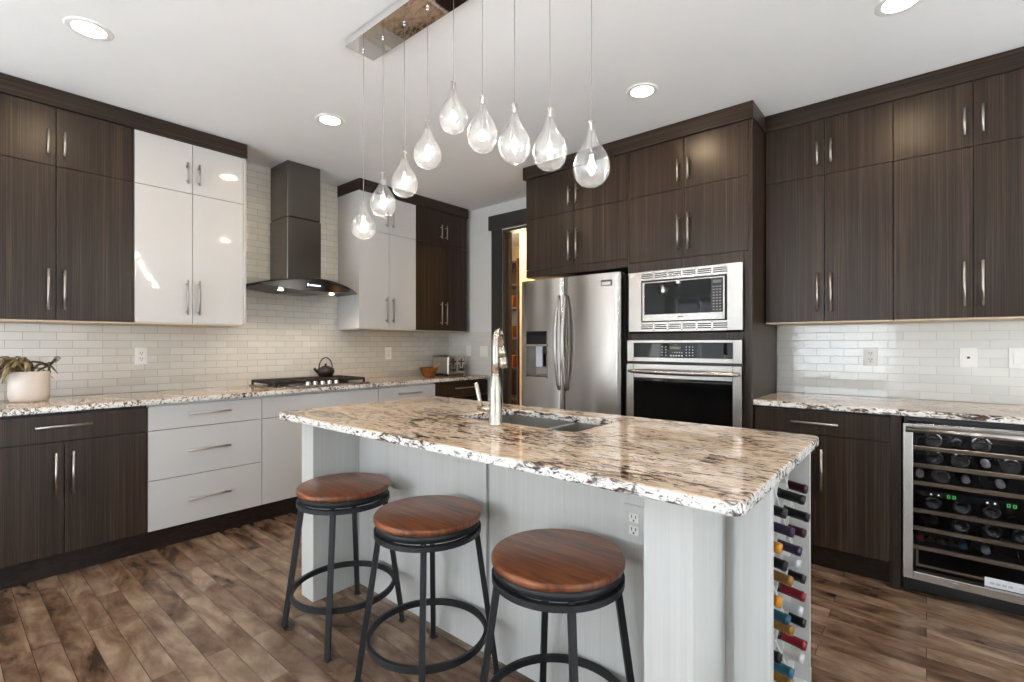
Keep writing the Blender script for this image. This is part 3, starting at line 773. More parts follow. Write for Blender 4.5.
# ------------------------------------------------------------------ refrigerator
FRX0, FRS, FRX1, FRY = -2.478, -2.068, -1.602, 3.045
fr = thing('refrigerator', 'stainless side by side refrigerator with an ice and water dispenser', 'refrigerator', (-2.04, 3.4, 0))
MB().box(FRX0+.004, FRX1-.004, FRY+.085, 3.70, .012, 1.722, .004).build('cabinet_body', m_dgrey, fr)
MB().box(FRX0+.02, FRX1-.02, FRY+.05, FRY+.084, .002, .085).build('kick_grille', m_black, fr)
def curved_door(x0, x1, z0, z1, y, bulge, hole=None, depth=.07):
    m = MB(); cx = (x0+x1)/2; hw = (x1-x0)/2
    f = lambda x: y-bulge*(1-((x-cx)/hw)**2)+(.012*max(0, (abs(x-cx)/hw-.94)/.06)**2)
    xs = sorted(set([x0+(x1-x0)*i/24 for i in range(25)]+(list(hole[:2]) if hole else [])))
    zs = sorted(set([z0, z1]+(list(hole[2:]) if hole else [])))
    t = bmesh.new(); V = {(i, j): t.verts.new((x, f(x), z)) for i, x in enumerate(xs) for j, z in enumerate(zs)}
    for i in range(len(xs)-1):
        for j in range(len(zs)-1):
            if hole and xs[i] >= hole[0]-1e-6 and xs[i+1] <= hole[1]+1e-6 and zs[j] >= hole[2]-1e-6 and zs[j+1] <= hole[3]+1e-6: continue
            fc = t.faces.new((V[i,j], V[i+1,j], V[i+1,j+1], V[i,j+1])); fc.smooth = True
    m._add(t)
    t = bmesh.new(); b = y+depth
    for z, flip in ((z0, 0), (z1, 1)):
        vs = [t.verts.new((x, f(x), z)) for x in xs]+[t.verts.new((x1, b, z)), t.verts.new((x0, b, z))]
        t.faces.new(vs)
    for x in (x0, x1): t.faces.new([t.verts.new(p) for p in ((x, f(x), z0), (x, b, z0), (x, b, z1), (x, f(x), z1))])
    t.faces.new([t.verts.new(p) for p in ((x0, b, z0), (x0, b, z1), (x1, b, z1), (x1, b, z0))])
    m._add(t)
    return m, f
HOLE = (-2.418, -2.206, .975, 1.338)
m, ff = curved_door(FRX0, FRS-.003, .09, 1.735, FRY, .012, HOLE); ld = m.build('freezer_door', m_steel, fr)
m, f2 = curved_door(FRS+.003, FRX1, .09, 1.735, FRY, .012); rd = m.build('refrigerator_door', m_steel, fr)
yb = FRY+.055
MB().box(HOLE[0], HOLE[0]+.006, FRY-.014, yb, HOLE[2], HOLE[3]).box(HOLE[1]-.006, HOLE[1], FRY-.014, yb, HOLE[2], HOLE[3]).box(HOLE[0], HOLE[1], FRY-.014, yb, HOLE[2], HOLE[2]+.010).box(HOLE[0], HOLE[1], FRY-.014, yb, 1.222, 1.236).box(HOLE[0]+.006, HOLE[1]-.006, yb-.004, yb, HOLE[2]+.01, 1.222).build('dispenser_niche', m_steel, ld)
MB().box(HOLE[0]+.0062, HOLE[1]-.0062, FRY-.015, yb, 1.2365, HOLE[3]-.0005, .002).build('dispenser_display', m_blackglass, ld)
MB().box(-2.338, -2.278, FRY+.012, FRY+.03, 1.06, 1.2215, .004).build('dispenser_paddle', plain('pale_paddle', srgb(190, 198, 208), .25), ld)
MB().box(-2.26, -2.225, FRY+.0, FRY+.03, 1.16, 1.2215, .004).build('ice_chute', m_black, ld)
MB().box(HOLE[0]+.015, HOLE[1]-.015, FRY+.0, FRY+.045, .9855, .992).build('drip_tray', m_steel_dk, ld)
for x, door in ((-2.098, ld), (-2.036, rd)):
    pts = []
    for i in range(21):
        u = i/20; z = .895+(1.600-.895)*u; bow = math.sin(PI*u)
        pts.append((x, FRY-.016-.052*bow**0.7, z))
    MB().tube(pts, [.009+.008*math.sin(PI*i/20) for i in range(21)], 12).build('door_handle', m_steel, door)
bd = MB().box(-1.744, -1.662, FRY-.0135, FRY-.008, 1.645, 1.686, .002).build('badge', m_steel_dk, rd)
m_grey = plain('badge_print', srgb(196, 196, 196), .4, .6)
MB().box(-1.738, -1.668, FRY-.0145, FRY-.0134, 1.650, 1.672).build('badge_plate', m_grey, bd)

# ------------------------------------------------------------------ microwave with trim kit
YF = 3.100
mw = thing('microwave', 'built in microwave with a slotted stainless trim kit above the oven', 'microwave', (-1.2, 3.3, 1.31))
m = MB(); yk = 3.116
TX0, TX1, TZ0, TZ1 = -1.566, -.830, 1.322, 1.724
BX0, BX1, BZ0_, BZ1_ = -1.473, -.919, 1.384, 1.664
m.box(TX0, BX0, YF, yk, TZ0, TZ1, .002).box(BX1, TX1, YF, yk, TZ0, TZ1, .002)
def slotted(z0, z1):
    n = 6; g = .012; wdt = (BX1-BX0-(n-1)*g)/n
    for i in range(n-1):
        a = BX0+(i+1)*wdt+i*g; m.box(a, a+g, YF, yk, z0, z1)
    hh = (z1-z0-.008)/7
    for j in range(4):
        zz = z0+.004+hh*2*j; m.box(BX0, BX1, YF+.0005, yk, zz, zz+hh)
    m.box(BX0, BX1, YF, yk, z0, z0+.004).box(BX0, BX1, YF, yk, z1-.004, z1)
slotted(BZ1_+.004, TZ1-.006); slotted(TZ0+.006, BZ0_-.004)
m.box(BX0, BX1, YF, yk, TZ1-.006, TZ1).box(BX0, BX1, YF, yk, TZ0, TZ0+.006)
m.box(BX0, BX1, YF, yk, BZ1_, BZ1_+.004).box(BX0, BX1, YF, yk, BZ0_-.004, BZ0_)
m.build('trim_kit', m_steel, mw)
MB().box(-1.55, -.846, yk+.0005, 3.125, 1.325, 1.720).box(-1.53, -.87, 3.1255, 3.55, 1.325, 1.715).build('casing', m_black, mw)
MB().box(BX0+.001, BX1-.001, YF+.002, yk, BZ0_+.001, BZ1_-.001).build('oven_surround', m_black, mw)
dm = MB(); sx0, sx1, sz0, sz1 = -1.457, -.927, 1.390, 1.650; ya, yb = YF-.020, YF+.0015
dm.box(sx0, -1.442, ya, yb, sz0, sz1, .002).box(-.937, sx1, ya, yb, sz0, sz1, .002).box(-1.442, -.937, ya, yb, 1.642, sz1, .002).box(-1.442, -.937, ya, yb, sz0, 1.434, .002)
md = dm.build('door', m_steel, mw)
MB().box(-1.442, -1.008, ya+.003, yb, 1.4345, 1.6415).build('door_glass', m_blackglass, md)
cp = MB().box(-1.0075, -.9375, ya+.003, yb, 1.4345, 1.6415).build('control_panel', m_black, mw)
m_key = plain('grey_key_print', srgb(120, 120, 122), .5)
kb = MB()
for r in range(9):
    for q in range(3): kb.box(-.998+q*.019, -.986+q*.019, ya+.0022, ya+.0031, 1.446+r*.0175, 1.4535+r*.0175)
kb.build('keypad', m_key, cp)
MB().box(-.998, -.948, ya+.0022, ya+.0031, 1.612, 1.630).build('clock_display', emit('microwave_clock', (.10, .13, .12, 1), .05), cp)
MB().box(-1.215, -1.175, ya-.0008, ya+.0005, 1.412, 1.418).build('badge', m_dgrey, md)

# ------------------------------------------------------------------ wall oven
ov = thing('wall_oven', 'stainless wall oven with a black glass door below the microwave', 'oven', (-1.2, 3.3, .465))
OX0, OX1 = -1.570, -.830
MB().box(-1.55, -.85, 3.1255, 3.6, .466, 1.255).build('casing', m_black, ov)
MB().box(OX0+.004, OX1-.004, 3.118, 3.125, .47, 1.26).build('front_frame', m_black, ov)
p = MB(); y0, y1 = 3.085, 3.1175
p.box(OX0, -1.521, y0, y1, 1.122, 1.264, .002).box(-.882, OX1, y0, y1, 1.122, 1.264, .002).box(-1.521, -.882, y0, y1, 1.246, 1.264, .002).box(-1.521, -.882, y0, y1, 1.122, 1.150, .002)
cpn = p.build('control_fascia', m_steel, ov)
cg = MB().box(-1.5205, -.8825, y0+.002, y1, 1.1505, 1.2455, .002).build('control_glass', m_blackglass, ov)
MB().box(-1.27, -1.20, y0+.0012, y0+.0022, 1.205, 1.222).build('clock_display', emit('oven_clock', (.12, .17, .10, 1), .06), cg)
kb = MB()
for gx in (-1.325, -1.300): 
    for r in range(4): kb.box(gx, gx+.008, y0+.0012, y0+.0022, 1.163+r*.018, 1.169+r*.018)
for gx in (-1.165, -1.145, -1.125):
    for r in range(4): kb.box(gx, gx+.007, y0+.0012, y0+.0022, 1.163+r*.018, 1.169+r*.018)
for q in range(5): kb.box(-1.268+q*.018, -1.257+q*.018, y0+.0012, y0+.0022, 1.160, 1.168).box(-1.255+q*.015, -1.248+q*.015, y0+.0012, y0+.0022, 1.181, 1.187)
kb.build('keypad', plain('white_key_print', srgb(190, 190, 190), .5), cg)
d = MB(); y0, y1 = 3.075, 3.1175
d.box(OX0, -1.517, y0, y1, .48, 1.106, .003).box(-.881, OX1, y0, y1, .48, 1.106, .003).box(-1.517, -.881, y0, y1, 1.014, 1.106, .003).box(-1.517, -.881, y0, y1, .48, .60, .003)
od = d.build('door', m_steel, ov)
MB().box(-1.5165, -.8815, y0+.003, y1, .6005, 1.0135).build('door_glass', m_blackglass, od)
h = MB()
pts = [(-1.535+(.700)*i/24, 3.030-.012*math.sin(PI*i/24), 1.058) for i in range(25)]
h.tube(pts, [.009+.009*math.sin(PI*i/24)**.5 if 0 < i < 24 else .008 for i in range(25)], 14)
for x in (-1.50, -.87): h.cyl((x, 3.032, 1.058), (x, 3.0755, 1.058), .009, n=12)
h.build('handle', m_steel, od)

# ------------------------------------------------------------------ range hood
HY = 1.93
hood = thing('range_hood', 'stainless chimney range hood with a curved smoked glass canopy', 'range hood', (-3.95, HY, 1.63))
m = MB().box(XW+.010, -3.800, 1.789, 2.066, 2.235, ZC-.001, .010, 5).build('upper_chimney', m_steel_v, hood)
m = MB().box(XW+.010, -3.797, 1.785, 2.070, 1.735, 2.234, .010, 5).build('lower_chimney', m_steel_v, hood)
# arched body: front face curved in plan, top arched
def arch(y, z0=1.668, rise=.072, half=.462): return z0+rise*(1-((y-HY)/half)**2)
def front(y, x0=-3.78, bulge=.185, half=.462): return x0+bulge*(1-((y-HY)/half)**2)
t = bmesh.new(); N = 28; hw = .362
rows = []
for i in range(N+1):
    y = HY-hw+2*hw*i/N; zt = arch(y)-.004; xf = front(y)-.03; zb = 1.642
    zb = 1.648+.034*((y-HY)/hw)**2; zt = max(zt, zb+.010)
    rows.append([t.verts.new(p) for p in ((XW+.010, y, zb), (xf, y, zb), (xf, y, zt), (XW+.010, y, zt))])
for a, b in zip(rows, rows[1:]):
    for k in range(4):
        f = t.faces.new((a[k], a[(k+1) % 4], b[(k+1) % 4], b[k])); f.smooth = False
t.faces.new(rows[0]); t.faces.new(rows[-1][::-1]); bmesh.ops.recalc_face_normals(t, faces=t.faces)
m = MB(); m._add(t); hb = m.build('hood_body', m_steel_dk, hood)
t = bmesh.new(); rows = []; gh = .453
for i in range(41):
    y = HY-gh+2*gh*i/40; zt = arch(y); xf = front(y)
    rows.append([t.verts.new(p) for p in ((XW+.010, y, zt-.0035), (xf, y, zt-.0035), (xf, y, zt+.0035), (XW+.010, y, zt+.0035))])
for a, b in zip(rows, rows[1:]):
    for k in range(4): t.faces.new((a[k], a[(k+1) % 4], b[(k+1) % 4], b[k]))
t.faces.new(rows[0]); t.faces.new(rows[-1][::-1]); bmesh.ops.recalc_face_normals(t, faces=t.faces)
m = MB(); m._add(t); m.build('glass_canopy', m_hoodglass, hood)
m = MB(); m.tube([(front(HY-gh+2*gh*i/40)+.002, HY-gh+2*gh*i/40, arch(HY-gh+2*gh*i/40)) for i in range(41)], .0042, 8); m.build('glass_rim', m_black, hood)
xl = front(HY)-.03
cpl = MB().box(xl-.001, xl+.003, HY-.075, HY+.075, 1.672, 1.708, .001).build('control_panel', m_black, hb)
lg = MB()
lg.box(xl+.0025, xl+.0036, HY-.068, HY-.056, 1.685, 1.702)
for q in range(6): lg.box(xl+.0025, xl+.0036, HY-.045+q*.014, HY-.034+q*.014, 1.687, 1.697)
lg.build('control_lettering', m_led, cpl)
for y in (HY-.21, HY+.21):
    MB().lathe([(.018, 1.6525), (.018, 1.6475), (.013, 1.6465)], (-3.76, y, 0), n=20).build('lamp_lens', m_lens, hb)
    spot('hood_lamp_light', (-3.76, y, 1.640), 7, WARM, 2.2, .6, .02)
fl = MB()
for i in range(7): fl.box(-4.05, -3.85, HY-.135+i*.04, HY-.105+i*.04, 1.6440, 1.6475)
fl.build('grease_filter', m_steel, hb)

# ------------------------------------------------------------------ gas cooktop
ck = thing('gas_cooktop', 'stainless gas cooktop with black cast iron grates under the hood', 'cooktop', (-3.79, 1.98, ZT))
MB().slab(rrect(-4.03, -3.545, 1.595, 2.365, (.012,)*4), ZT+.0005, ZT+.011, b=.003).build('cooktop_base', m_steel, ck)
def grate(y0, y1):
    m = MB(); x0, x1 = -4.005, -3.60; zt = ZT+.048; t = .014
    for y in (y0, y1-t): m.box(x0, x1, y, y+t, zt-.020, zt, .002)
    for x in (x0, x1-t): m.box(x, x+t, y0, y1, zt-.020, zt, .002)
    cx, cy = (x0+x1)/2, (y0+y1)/2
    m.box(x0, x1, cy-t/2, cy+t/2, zt-.020, zt, .002).box(cx-t/2, cx+t/2, y0, y1, zt-.020, zt, .002)
    for qx in (x0+.10, x1-.10): m.box(qx-t/2, qx+t/2, y0, y1, zt-.020, zt, .002)
    for x in (x0, x1-t):
        for y in (y0, y1-t): m.box(x, x+t, y, y+t, ZT+.0112, zt-.019)
    return m
for a, b in ((1.606, 1.852), (1.856, 2.102), (2.106, 2.352)): grate(a, b).build('grate', m_cast, ck)
for x, y, r in ((-3.90, 1.73, .042), (-3.72, 1.73, .034), (-3.85, 1.98, .055), (-3.90, 2.23, .042), (-3.72, 2.23, .034)):
    MB().lathe([(r, ZT+.0112), (r, ZT+.022), (r*.8, ZT+.028), (0, ZT+.030)], (x, y, 0), n=22).build('burner', m_cast, ck)
for i in range(5):
    MB().lathe([(.021, ZT+.0112), (.020, ZT+.018), (.017, ZT+.038), (.014, ZT+.041), (0, ZT+.041)], (-3.575, 1.84+i*.058, 0), n=20).build('knob', m_chrome, ck)

# cast iron teapot on the rear grate
KX, KY, KZ = -3.90, 2.165, ZT+.0485
kt = thing('teapot', 'black cast iron teapot on the cooktop grate', 'teapot', (KX, KY, KZ))
MB().lathe([(0, KZ), (.045, KZ), (.056, KZ+.008), (.070, KZ+.030), (.073, KZ+.045), (.066, KZ+.066), (.050, KZ+.078), (.034, KZ+.082)], (KX, KY, 0), n=32).build('pot_body', m_cast, kt)
ld_ = MB(); ld_.lathe([(.036, KZ+.0822), (.030, KZ+.088), (.010, KZ+.092), (.008, KZ+.097), (.012, KZ+.104), (.009, KZ+.109), (0, KZ+.110)], (KX, KY, 0), n=24); ld_.build('lid', m_cast, kt)
MB().tube([(KX, KY-.060, KZ+.040), (KX, KY-.085, KZ+.052), (KX, KY-.102, KZ+.074)], [.017, .012, .009], 12).build('spout', m_cast, kt)
MB().tube([(KX, KY-.060+.120*(1-math.cos(PI*i/16))/2, KZ+.072+.088*math.sin(PI*i/16)) for i in range(17)], .0048, 10).build('handle', m_cast, kt)

# ------------------------------------------------------------------ counter items on the left run
BX, BY = -3.80, 3.215
m_bowl = laminate('olive_wood', srgb(104, 58, 28), srgb(138, 82, 42), srgb(166, 106, 60), (20, 20, 30), .4)
bw = thing('mortar_bowl', 'small brown wooden mortar bowl beside the toaster', 'bowl', (BX, BY, ZT))
MB().lathe([(0, ZT+.0005), (.052, ZT+.0005), (.056, ZT+.006), (.074, ZT+.035), (.092, ZT+.085), (.094, ZT+.092), (.088, ZT+.092), (.070, ZT+.045), (.045, ZT+.018), (0, ZT+.014)], (BX, BY, 0), n=36).build('bowl_shell', m_bowl, bw)
ps = MB().tube([(BX+.0, BY+.005, ZT+.040), (BX+.02, BY+.05, ZT+.080), (BX+.03, BY+.085, ZT+.112), (BX+.035, BY+.108, ZT+.132)], [.019, .013, .010, .012], 12).build('wooden_pestle', plain('pale_pestle_wood', srgb(206, 168, 124), .5), origin=(BX, BY, ZT+.03))
tag(ps, 'pale wooden pestle leaning in the brown mortar bowl', 'pestle')

tx0, tx1, ty0, ty1 = -3.975, -3.715, 3.405, 3.640
tz0, tz1 = ZT+.012, ZT+.196
to = thing('toaster', 'boxy stainless four slice toaster in the corner of the left counter', 'toaster', (-3.85, 3.52, ZT))
MB().box(tx0, tx1-.014, ty0, ty1, tz0, tz1, .014, 4).build('body', m_nickel, to)
MB().box(tx1-.0135, tx1, ty0+.002, ty1-.002, tz0, tz1-.001, .006).build('front_panel', m_fnick, to)
MB().box(tx0+.005, tx1-.02, ty0+.01, ty1-.01, ZT+.0005, tz0-.0005).build('foot_base', m_black, to)
sl = MB()
for q in range(4): sl.box(tx0+.03, tx1-.05, ty0+.025+q*.052, ty0+.047+q*.052, tz1-.002, tz1+.0012)
sl.build('bread_slot', m_slot, to)
for cy in (ty0+.060, ty1-.060):
    MB().box(tx1-.0005, tx1+.004, cy-.006, cy+.006, tz0+.075, tz0+.16).build('lever_slot', m_black, to)
    MB().box(tx1+.0045, tx1+.024, cy-.020, cy+.020, tz0+.122, tz0+.138, .003).build('lever', m_black, to)
    MB().lathe([(.017, 0), (.015, .014), (0, .015)], (tx1+.0003, cy, tz0+.045), n=20, axis='x').build('dial', m_black, to)
    for q in (-1, 1): MB().box(tx1+.0002, tx1+.003, cy+q*.036-.006, cy+q*.036+.006, tz0+.03, tz0+.1).build('button_strip', m_dgrey, to)
MB().tube([(tx0+.16, ty0-.002, ZT+.02), (tx0+.17, ty0-.03, ZT+.008), (tx0+.15, ty0-.06, ZT+.0055), (tx0+.08, ty0-.075, ZT+.0055), (tx0+.02, ty0-.06, ZT+.0055)], .004, 8).build('power_cord', m_black, to)

PX, PY = -3.905, .362; PS = .76
pl = thing('potted_plant', 'cream ceramic pot with drooping olive brown succulent leaves', 'potted plant', (PX, PY, ZT))
MB().lathe([(r_*PS, z_) for r_, z_ in ((0, ZT+.0005), (.095, ZT+.0005), (.104, ZT+.004), (.112, ZT+.016), (.1155, ZT+.03), (.1165, ZT+.168), (.115, ZT+.171), (.109, ZT+.171), (.107, ZT+.16), (.106, ZT+.145))], (PX, PY, 0), n=48, cap1=False).build('pot', plain('speckled_cream_ceramic', srgb(214, 204, 196), .45, noise=.05, nscale=150), pl)
MB().lathe([(0, ZT+.147), (.1055*PS, ZT+.145)], (PX, PY, 0), n=32, cap1=False).build('soil', plain('dark_soil', srgb(52, 42, 34), .95, noise=.4, nscale=90), pl)
def leaf_mat():
    M = Mat('olive_brown_leaf')
    f = M.noise(M.coord((1,1,1)), 26, 4)
    M.color(M.ramp(f, [(.3, srgb(74, 58, 40)), (.46, srgb(120, 102, 72)), (.6, srgb(156, 138, 104)), (.72, srgb(128, 90, 66))]))
    M.set(Roughness=.5); return M.m
m_leaf = leaf_mat()
rnd = random.Random(5)
fol = MB()
def blade(base, az, reach, lift, droop, wd):
    b = Vector(base); dx, dy = math.cos(az), math.sin(az); N = 9
    L, Rr, Lb, Rb = [], [], [], []
    t = bmesh.new()
    for i in range(N+1):
        u = i/N; p = b+Vector((dx*reach*u, dy*reach*u, lift*math.sin(PI*min(1, u*1.15)*.62)-droop*u*u))
        hw = wd*(0.35+1.15*u)*(1-u)**.55+.0008; nrm = Vector((-dy, dx, 0)); up = Vector((0, 0, .0016))
        cup = Vector((0, 0, hw*.55))
        L.append((t.verts.new(p+nrm*hw+cup+up), t.verts.new(p+up), t.verts.new(p-nrm*hw+cup+up), t.verts.new(p-nrm*hw+cup-up), t.verts.new(p-up), t.verts.new(p+nrm*hw+cup-up)))
    for a, c in zip(L, L[1:]):
        for k in range(6):
            f = t.faces.new((a[k], a[(k+1) % 6], c[(k+1) % 6], c[k])); f.smooth = True
    t.faces.new(L[0]); t.faces.new(L[-1][::-1]); bmesh.ops.recalc_face_normals(t, faces=t.faces)
    fol._add(t)
for k in range(70):
    # most blades spill to the left and front, a few stand over the right rim
    az = rnd.gauss(-1.3, .7) if k < 56 else rnd.uniform(-PI, PI)
    r0 = rnd.uniform(0, .05); a0 = rnd.uniform(0, 2*PI)
    blade((PX+r0*math.cos(a0), PY+r0*math.sin(a0)-.012, ZT+.152), az, rnd.uniform(.07, .15), rnd.uniform(.055, .115), rnd.uniform(.02, .12), rnd.uniform(.012, .018))
fol.build('foliage', m_leaf, pl)
st = MB()
st.tube([(PX+.025, PY+.01, ZT+.14), (PX+.025, PY+.04, ZT+.178), (PX+.028, PY+.068, ZT+.195), (PX+.028, PY+.090, ZT+.212), (PX+.025, PY+.108, ZT+.236)], [.006, .006, .0055, .006, .004], 8)
st.tube([(PX+.03, PY+.07, ZT+.150), (PX+.03, PY+.080, ZT+.180), (PX+.03, PY+.083, ZT+.205)], .005, 8)
st.tube([(PX+.015, PY-.02, ZT+.215), (PX+.02, PY+.01, ZT+.226), (PX+.026, PY+.05, ZT+.218), (PX+.026, PY+.078, ZT+.196), (PX+.03, PY+.083, ZT+.160)], [.003, .005, .006, .006, .005], 8)
st.build('stem', plain('dark_green_stem', srgb(60, 60, 38), .5, noise=.2), pl)
fol = MB()
for az, rc, lf in ((.4, .06, .03), (1.3, .05, .05), (2.2, .055, .04), (-.4, .05, .02), (1.8, .06, .06)):
    blade((PX+.027, PY+.088, ZT+.208), az, rc*.75, lf*.8, .015, .009)
fol.build('shoot_leaves', m_leaf, pl)

# ------------------------------------------------------------------ electrical plates
def outlet(side, s, z, w, h, label, kind, d=TK, name='wall_outlet', cat='outlet', mat=None):
    t = thing(name, label, cat, side.pt(s, d, z))
    m = MB(); side.box(m, s-w/2, s+w/2, d+.0005, d+.006, z-h/2, z+h/2, .002); pt = m.build('cover_plate', mat or m_plate, t)
    if kind == 'duplex':
        for q in (-.0195, .0195):
            m = MB(); side.box(m, s-.016, s+.016, d+.0062, d+.009, z+q-.0145, z+q+.0145, .003); r = m.build('receptacle', m_plate, t)
            m = MB(); side.box(m, s-.0085, s-.0055, d+.0088, d+.0094, z+q-.001, z+q+.009); side.box(m, s+.0055, s+.0085, d+.0088, d+.0094, z+q-.001, z+q+.009)
            side.box(m, s-.0025, s+.0025, d+.0088, d+.0094, z+q-.011, z+q-.005); m.build('slots', m_slot, r)
    elif kind == 'jack':
        m = MB(); side.box(m, s-.006, s+.006, d+.0058, d+.0066, z-.006, z+.006); m.build('jack', m_slot, t)
    elif kind == 'rocker':
        n = max(1, round(w/.06)-0)
        for i in range(n):
            c = s+(i-(n-1)/2)*.046; m = MB(); side.box(m, c-.0165, c+.0165, d+.0062, d+.0095, z-.034, z+.034, .002); m.build('rocker', m_plate, t)
    return t
outlet(LEFT, .926, 1.156, .072, .115, 'white duplex outlet on tile beside the plant counter', 'duplex')
outlet(LEFT, 2.939, 1.145, .075, .12, 'white outlet on tile under the white cabinet right of the hood', 'duplex')
outlet(BACK, -3.777, 1.163, .072, .108, 'narrow white switch plate left of the wider one by the doorway', 'rocker', name='light_switch', cat='switch')
outlet(BACK, -3.553, 1.160, .112, .112, 'wide white double switch plate beside the doorway casing', 'rocker', name='light_switch', cat='switch')
outlet(BACK, -.264, 1.160, .072, .112, 'white duplex outlet on tile above the right counter', 'duplex')
outlet(BACK, .180, 1.163, .074, .112, 'white plate with a single round jack above the wine cooler', 'jack', name='wall_jack', cat='jack plate')
outlet(BACK, .395, 1.163, .114, .112, 'wide white switch plate at the right edge above the cooler', 'rocker', name='light_switch', cat='switch')
class Isl:
    def box(s, mb, s0, s1, d0, d1, z0, z1, b=0.0): return mb.box(s0, s1, 1.432-d1, 1.432-d0, z0, z1, b)
    def pt(s, a, d, z): return (a, 1.432-d, z)
outlet(Isl(), -.702, .674, .074, .118, 'white duplex outlet on the island front beside the support post', 'duplex', d=0, mat=m_ash)

# ------------------------------------------------------------------ wine cooler
CX0, CX1, CY = -.090, .510, 3.120
wc = thing('wine_cooler', 'built in wine cooler with stainless frame under the right counter', 'wine cooler', (.21, 3.4, 0))
m = MB()
m.box(CX0+.004, CX0+.016, 3.165, 3.70, .012, .872).box(CX1-.016, CX1-.004, 3.165, 3.70, .012, .872).box(CX0+.016, CX1-.016, 3.165, 3.70, .858, .872)
m.box(CX0+.016, CX1-.016, 3.165, 3.70, .090, .105).box(CX0+.016, CX1-.016, 3.69, 3.70, .105, .858)
m.box(CX0+.004, CX1-.004, 3.20, 3.24, .004, .089)
m.build('casing', m_black, wc)
f = MB(); ya, yb = 3.112, 3.158; zb, zt = .085, .848
f.box(CX0, CX0+.040, ya, yb, zb, zt, .003).box(CX1-.040, CX1, ya, yb, zb, zt, .003).box(CX0+.040, CX1-.040, ya, yb, zb, zb+.040, .003).box(CX0+.040, CX1-.040, ya, yb, zt-.030, zt, .003)
df = f.build('door_frame', m_steel, wc)
MB().box(CX0+.040, CX1-.040, 3.135, 3.143, zb+.040, zt-.030).build('door_glass', m_coolglass, df)
h = MB(); h.cyl((CX0+.012, 3.080, .823), (CX1-.012, 3.080, .823), .0135, n=18)
for x in (CX0+.05, CX1-.05): h.cyl((x, 3.082, .823), (x, 3.1125, .823), .010, n=12)
h.build('handle', m_steel, df)
MB().cyl((.105, 3.1122, .105), (.105, 3.1085, .105), .0075, n=16).build('lock', m_chrome, df)
stk = MB().box(.205, .468, 3.1325, 3.1345, .127, .168).build('energy_sticker', m_card, df)
pr = MB()
for q in range(4): pr.box(.222+q*.02, .237+q*.02, 3.1318, 3.1326, .140, .150)
pr.box(.315, .44, 3.1318, 3.1326, .146, .150).box(.315, .41, 3.1318, 3.1326, .136, .139)
pr.build('sticker_print', m_grey, stk)
m_rail = laminate('beech_shelf_rail', srgb(168, 146, 120), srgb(190, 168, 140), srgb(206, 186, 160), (4, 60, 60), .5)
SHZ = [.7195, .632, .544, .4065, .3175, .2225]
for z in SHZ:
    m = MB(); m.box(CX0+.020, CX1-.020, 3.185, 3.205, z-.009, z+.009, .002)
    r = m.build('shelf', m_rail, wc)
    m = MB()
    for q in range(5): m.cyl((CX0+.05+q*.125, 3.2055, z-.005), (CX0+.05+q*.125, 3.68, z-.005), .003, n=8)
    m.cyl((CX0+.0165, 3.62, z-.006), (CX1-.0165, 3.62, z-.006), .003, n=8); m.build('wire_rack', m_chrome, r)
m = MB(); m.box(CX0+.05, CX1-.05, 3.175, 3.184, .134, .144).box(CX0+.05, CX0+.060, 3.175, 3.184, .1442, .212).box(CX1-.060, CX1-.05, 3.175, 3.184, .1442, .212)
m.build('bottle_stop', m_rail, wc)
m = MB(); m.box(CX0+.0165, CX1-.0165, 3.19, 3.30, .484, .514); pnl = m.build('control_panel', m_black, wc)
m = MB(); g = MB()
for q in (.0, .028, .20, .225, .33, .355): m.box(CX0+.105+q, CX0+.111+q, 3.188, 3.1905, .494, .500)
m.build('indicator_light', m_led, pnl)
for q in (.062, .082, .268, .288):
    a = CX0+.105+q; g.box(a, a+.002, 3.188, 3.1905, .490, .504).box(a+.009, a+.011, 3.188, 3.1905, .490, .504).box(a+.002, a+.009, 3.188, 3.1905, .502, .504).box(a+.002, a+.009, 3.188, 3.1905, .490, .492)
g.build('temperature_display', m_green, pnl)
l = bpy.data.lights.new('cooler_fill_light', 'AREA'); l.shape = 'RECTANGLE'; l.size = .5; l.size_y = .03; l.energy = 2.2; l.color = (.95, .97, 1)
o = bpy.data.objects.new('cooler_fill_light', l); COL.objects.link(o); o.location = (.21, 3.25, .853)  # light added inside the cooler to bring out the bottles
# bottles lying in the cooler: punts or necks toward the glass
m_cb = glassy('dark_bottle_glass', srgb(26, 30, 34)); m_cb.node_tree.nodes['Principled BSDF'].inputs['Coat Weight'].default_value = 1.0; m_cb.node_tree.nodes['Principled BSDF'].inputs['Specular IOR Level'].default_value = 1.0
PROF = [(0, .010), (.018, .006), (.026, .0), (.0355, .004), (.037, .014), (.037, .19), (.034, .205), (.02, .228), (.0145, .242), (.0142, .296), (.0155, .297), (.0155, .302), (0, .302)]
def cooler_bottle(x, sh, butt, cap, label):
    z = SHZ[sh]+.0007+.037
    t = thing('wine_bottle', label, 'bottle', (x, 3.40, z), 'bottles lying in the wine cooler')
    m = MB(); m.lathe(PROF if not butt else PROF, n=24)
    # +z of the profile -> -y (neck to the front) or +y (base to the front)
    m.bm.transform(Matrix.Translation((0, 0, -.15)))
    m.bm.transform(Matrix.Rotation(PI/2 if not butt else -PI/2, 4, 'X'))
    m.build('bottle_glass', m_cb, t, local=True)
    m = MB(); m.lathe([(.0158, .24), (.0160, .3035), (0, .3045)], n=18)
    m.bm.transform(Matrix.Translation((0, 0, -.15))); m.bm.transform(Matrix.Rotation(PI/2 if not butt else -PI/2, 4, 'X'))
    m.build('foil_cap', mfoil[cap], t, local=True)
    t.location.y = 3.372 if butt else 3.368
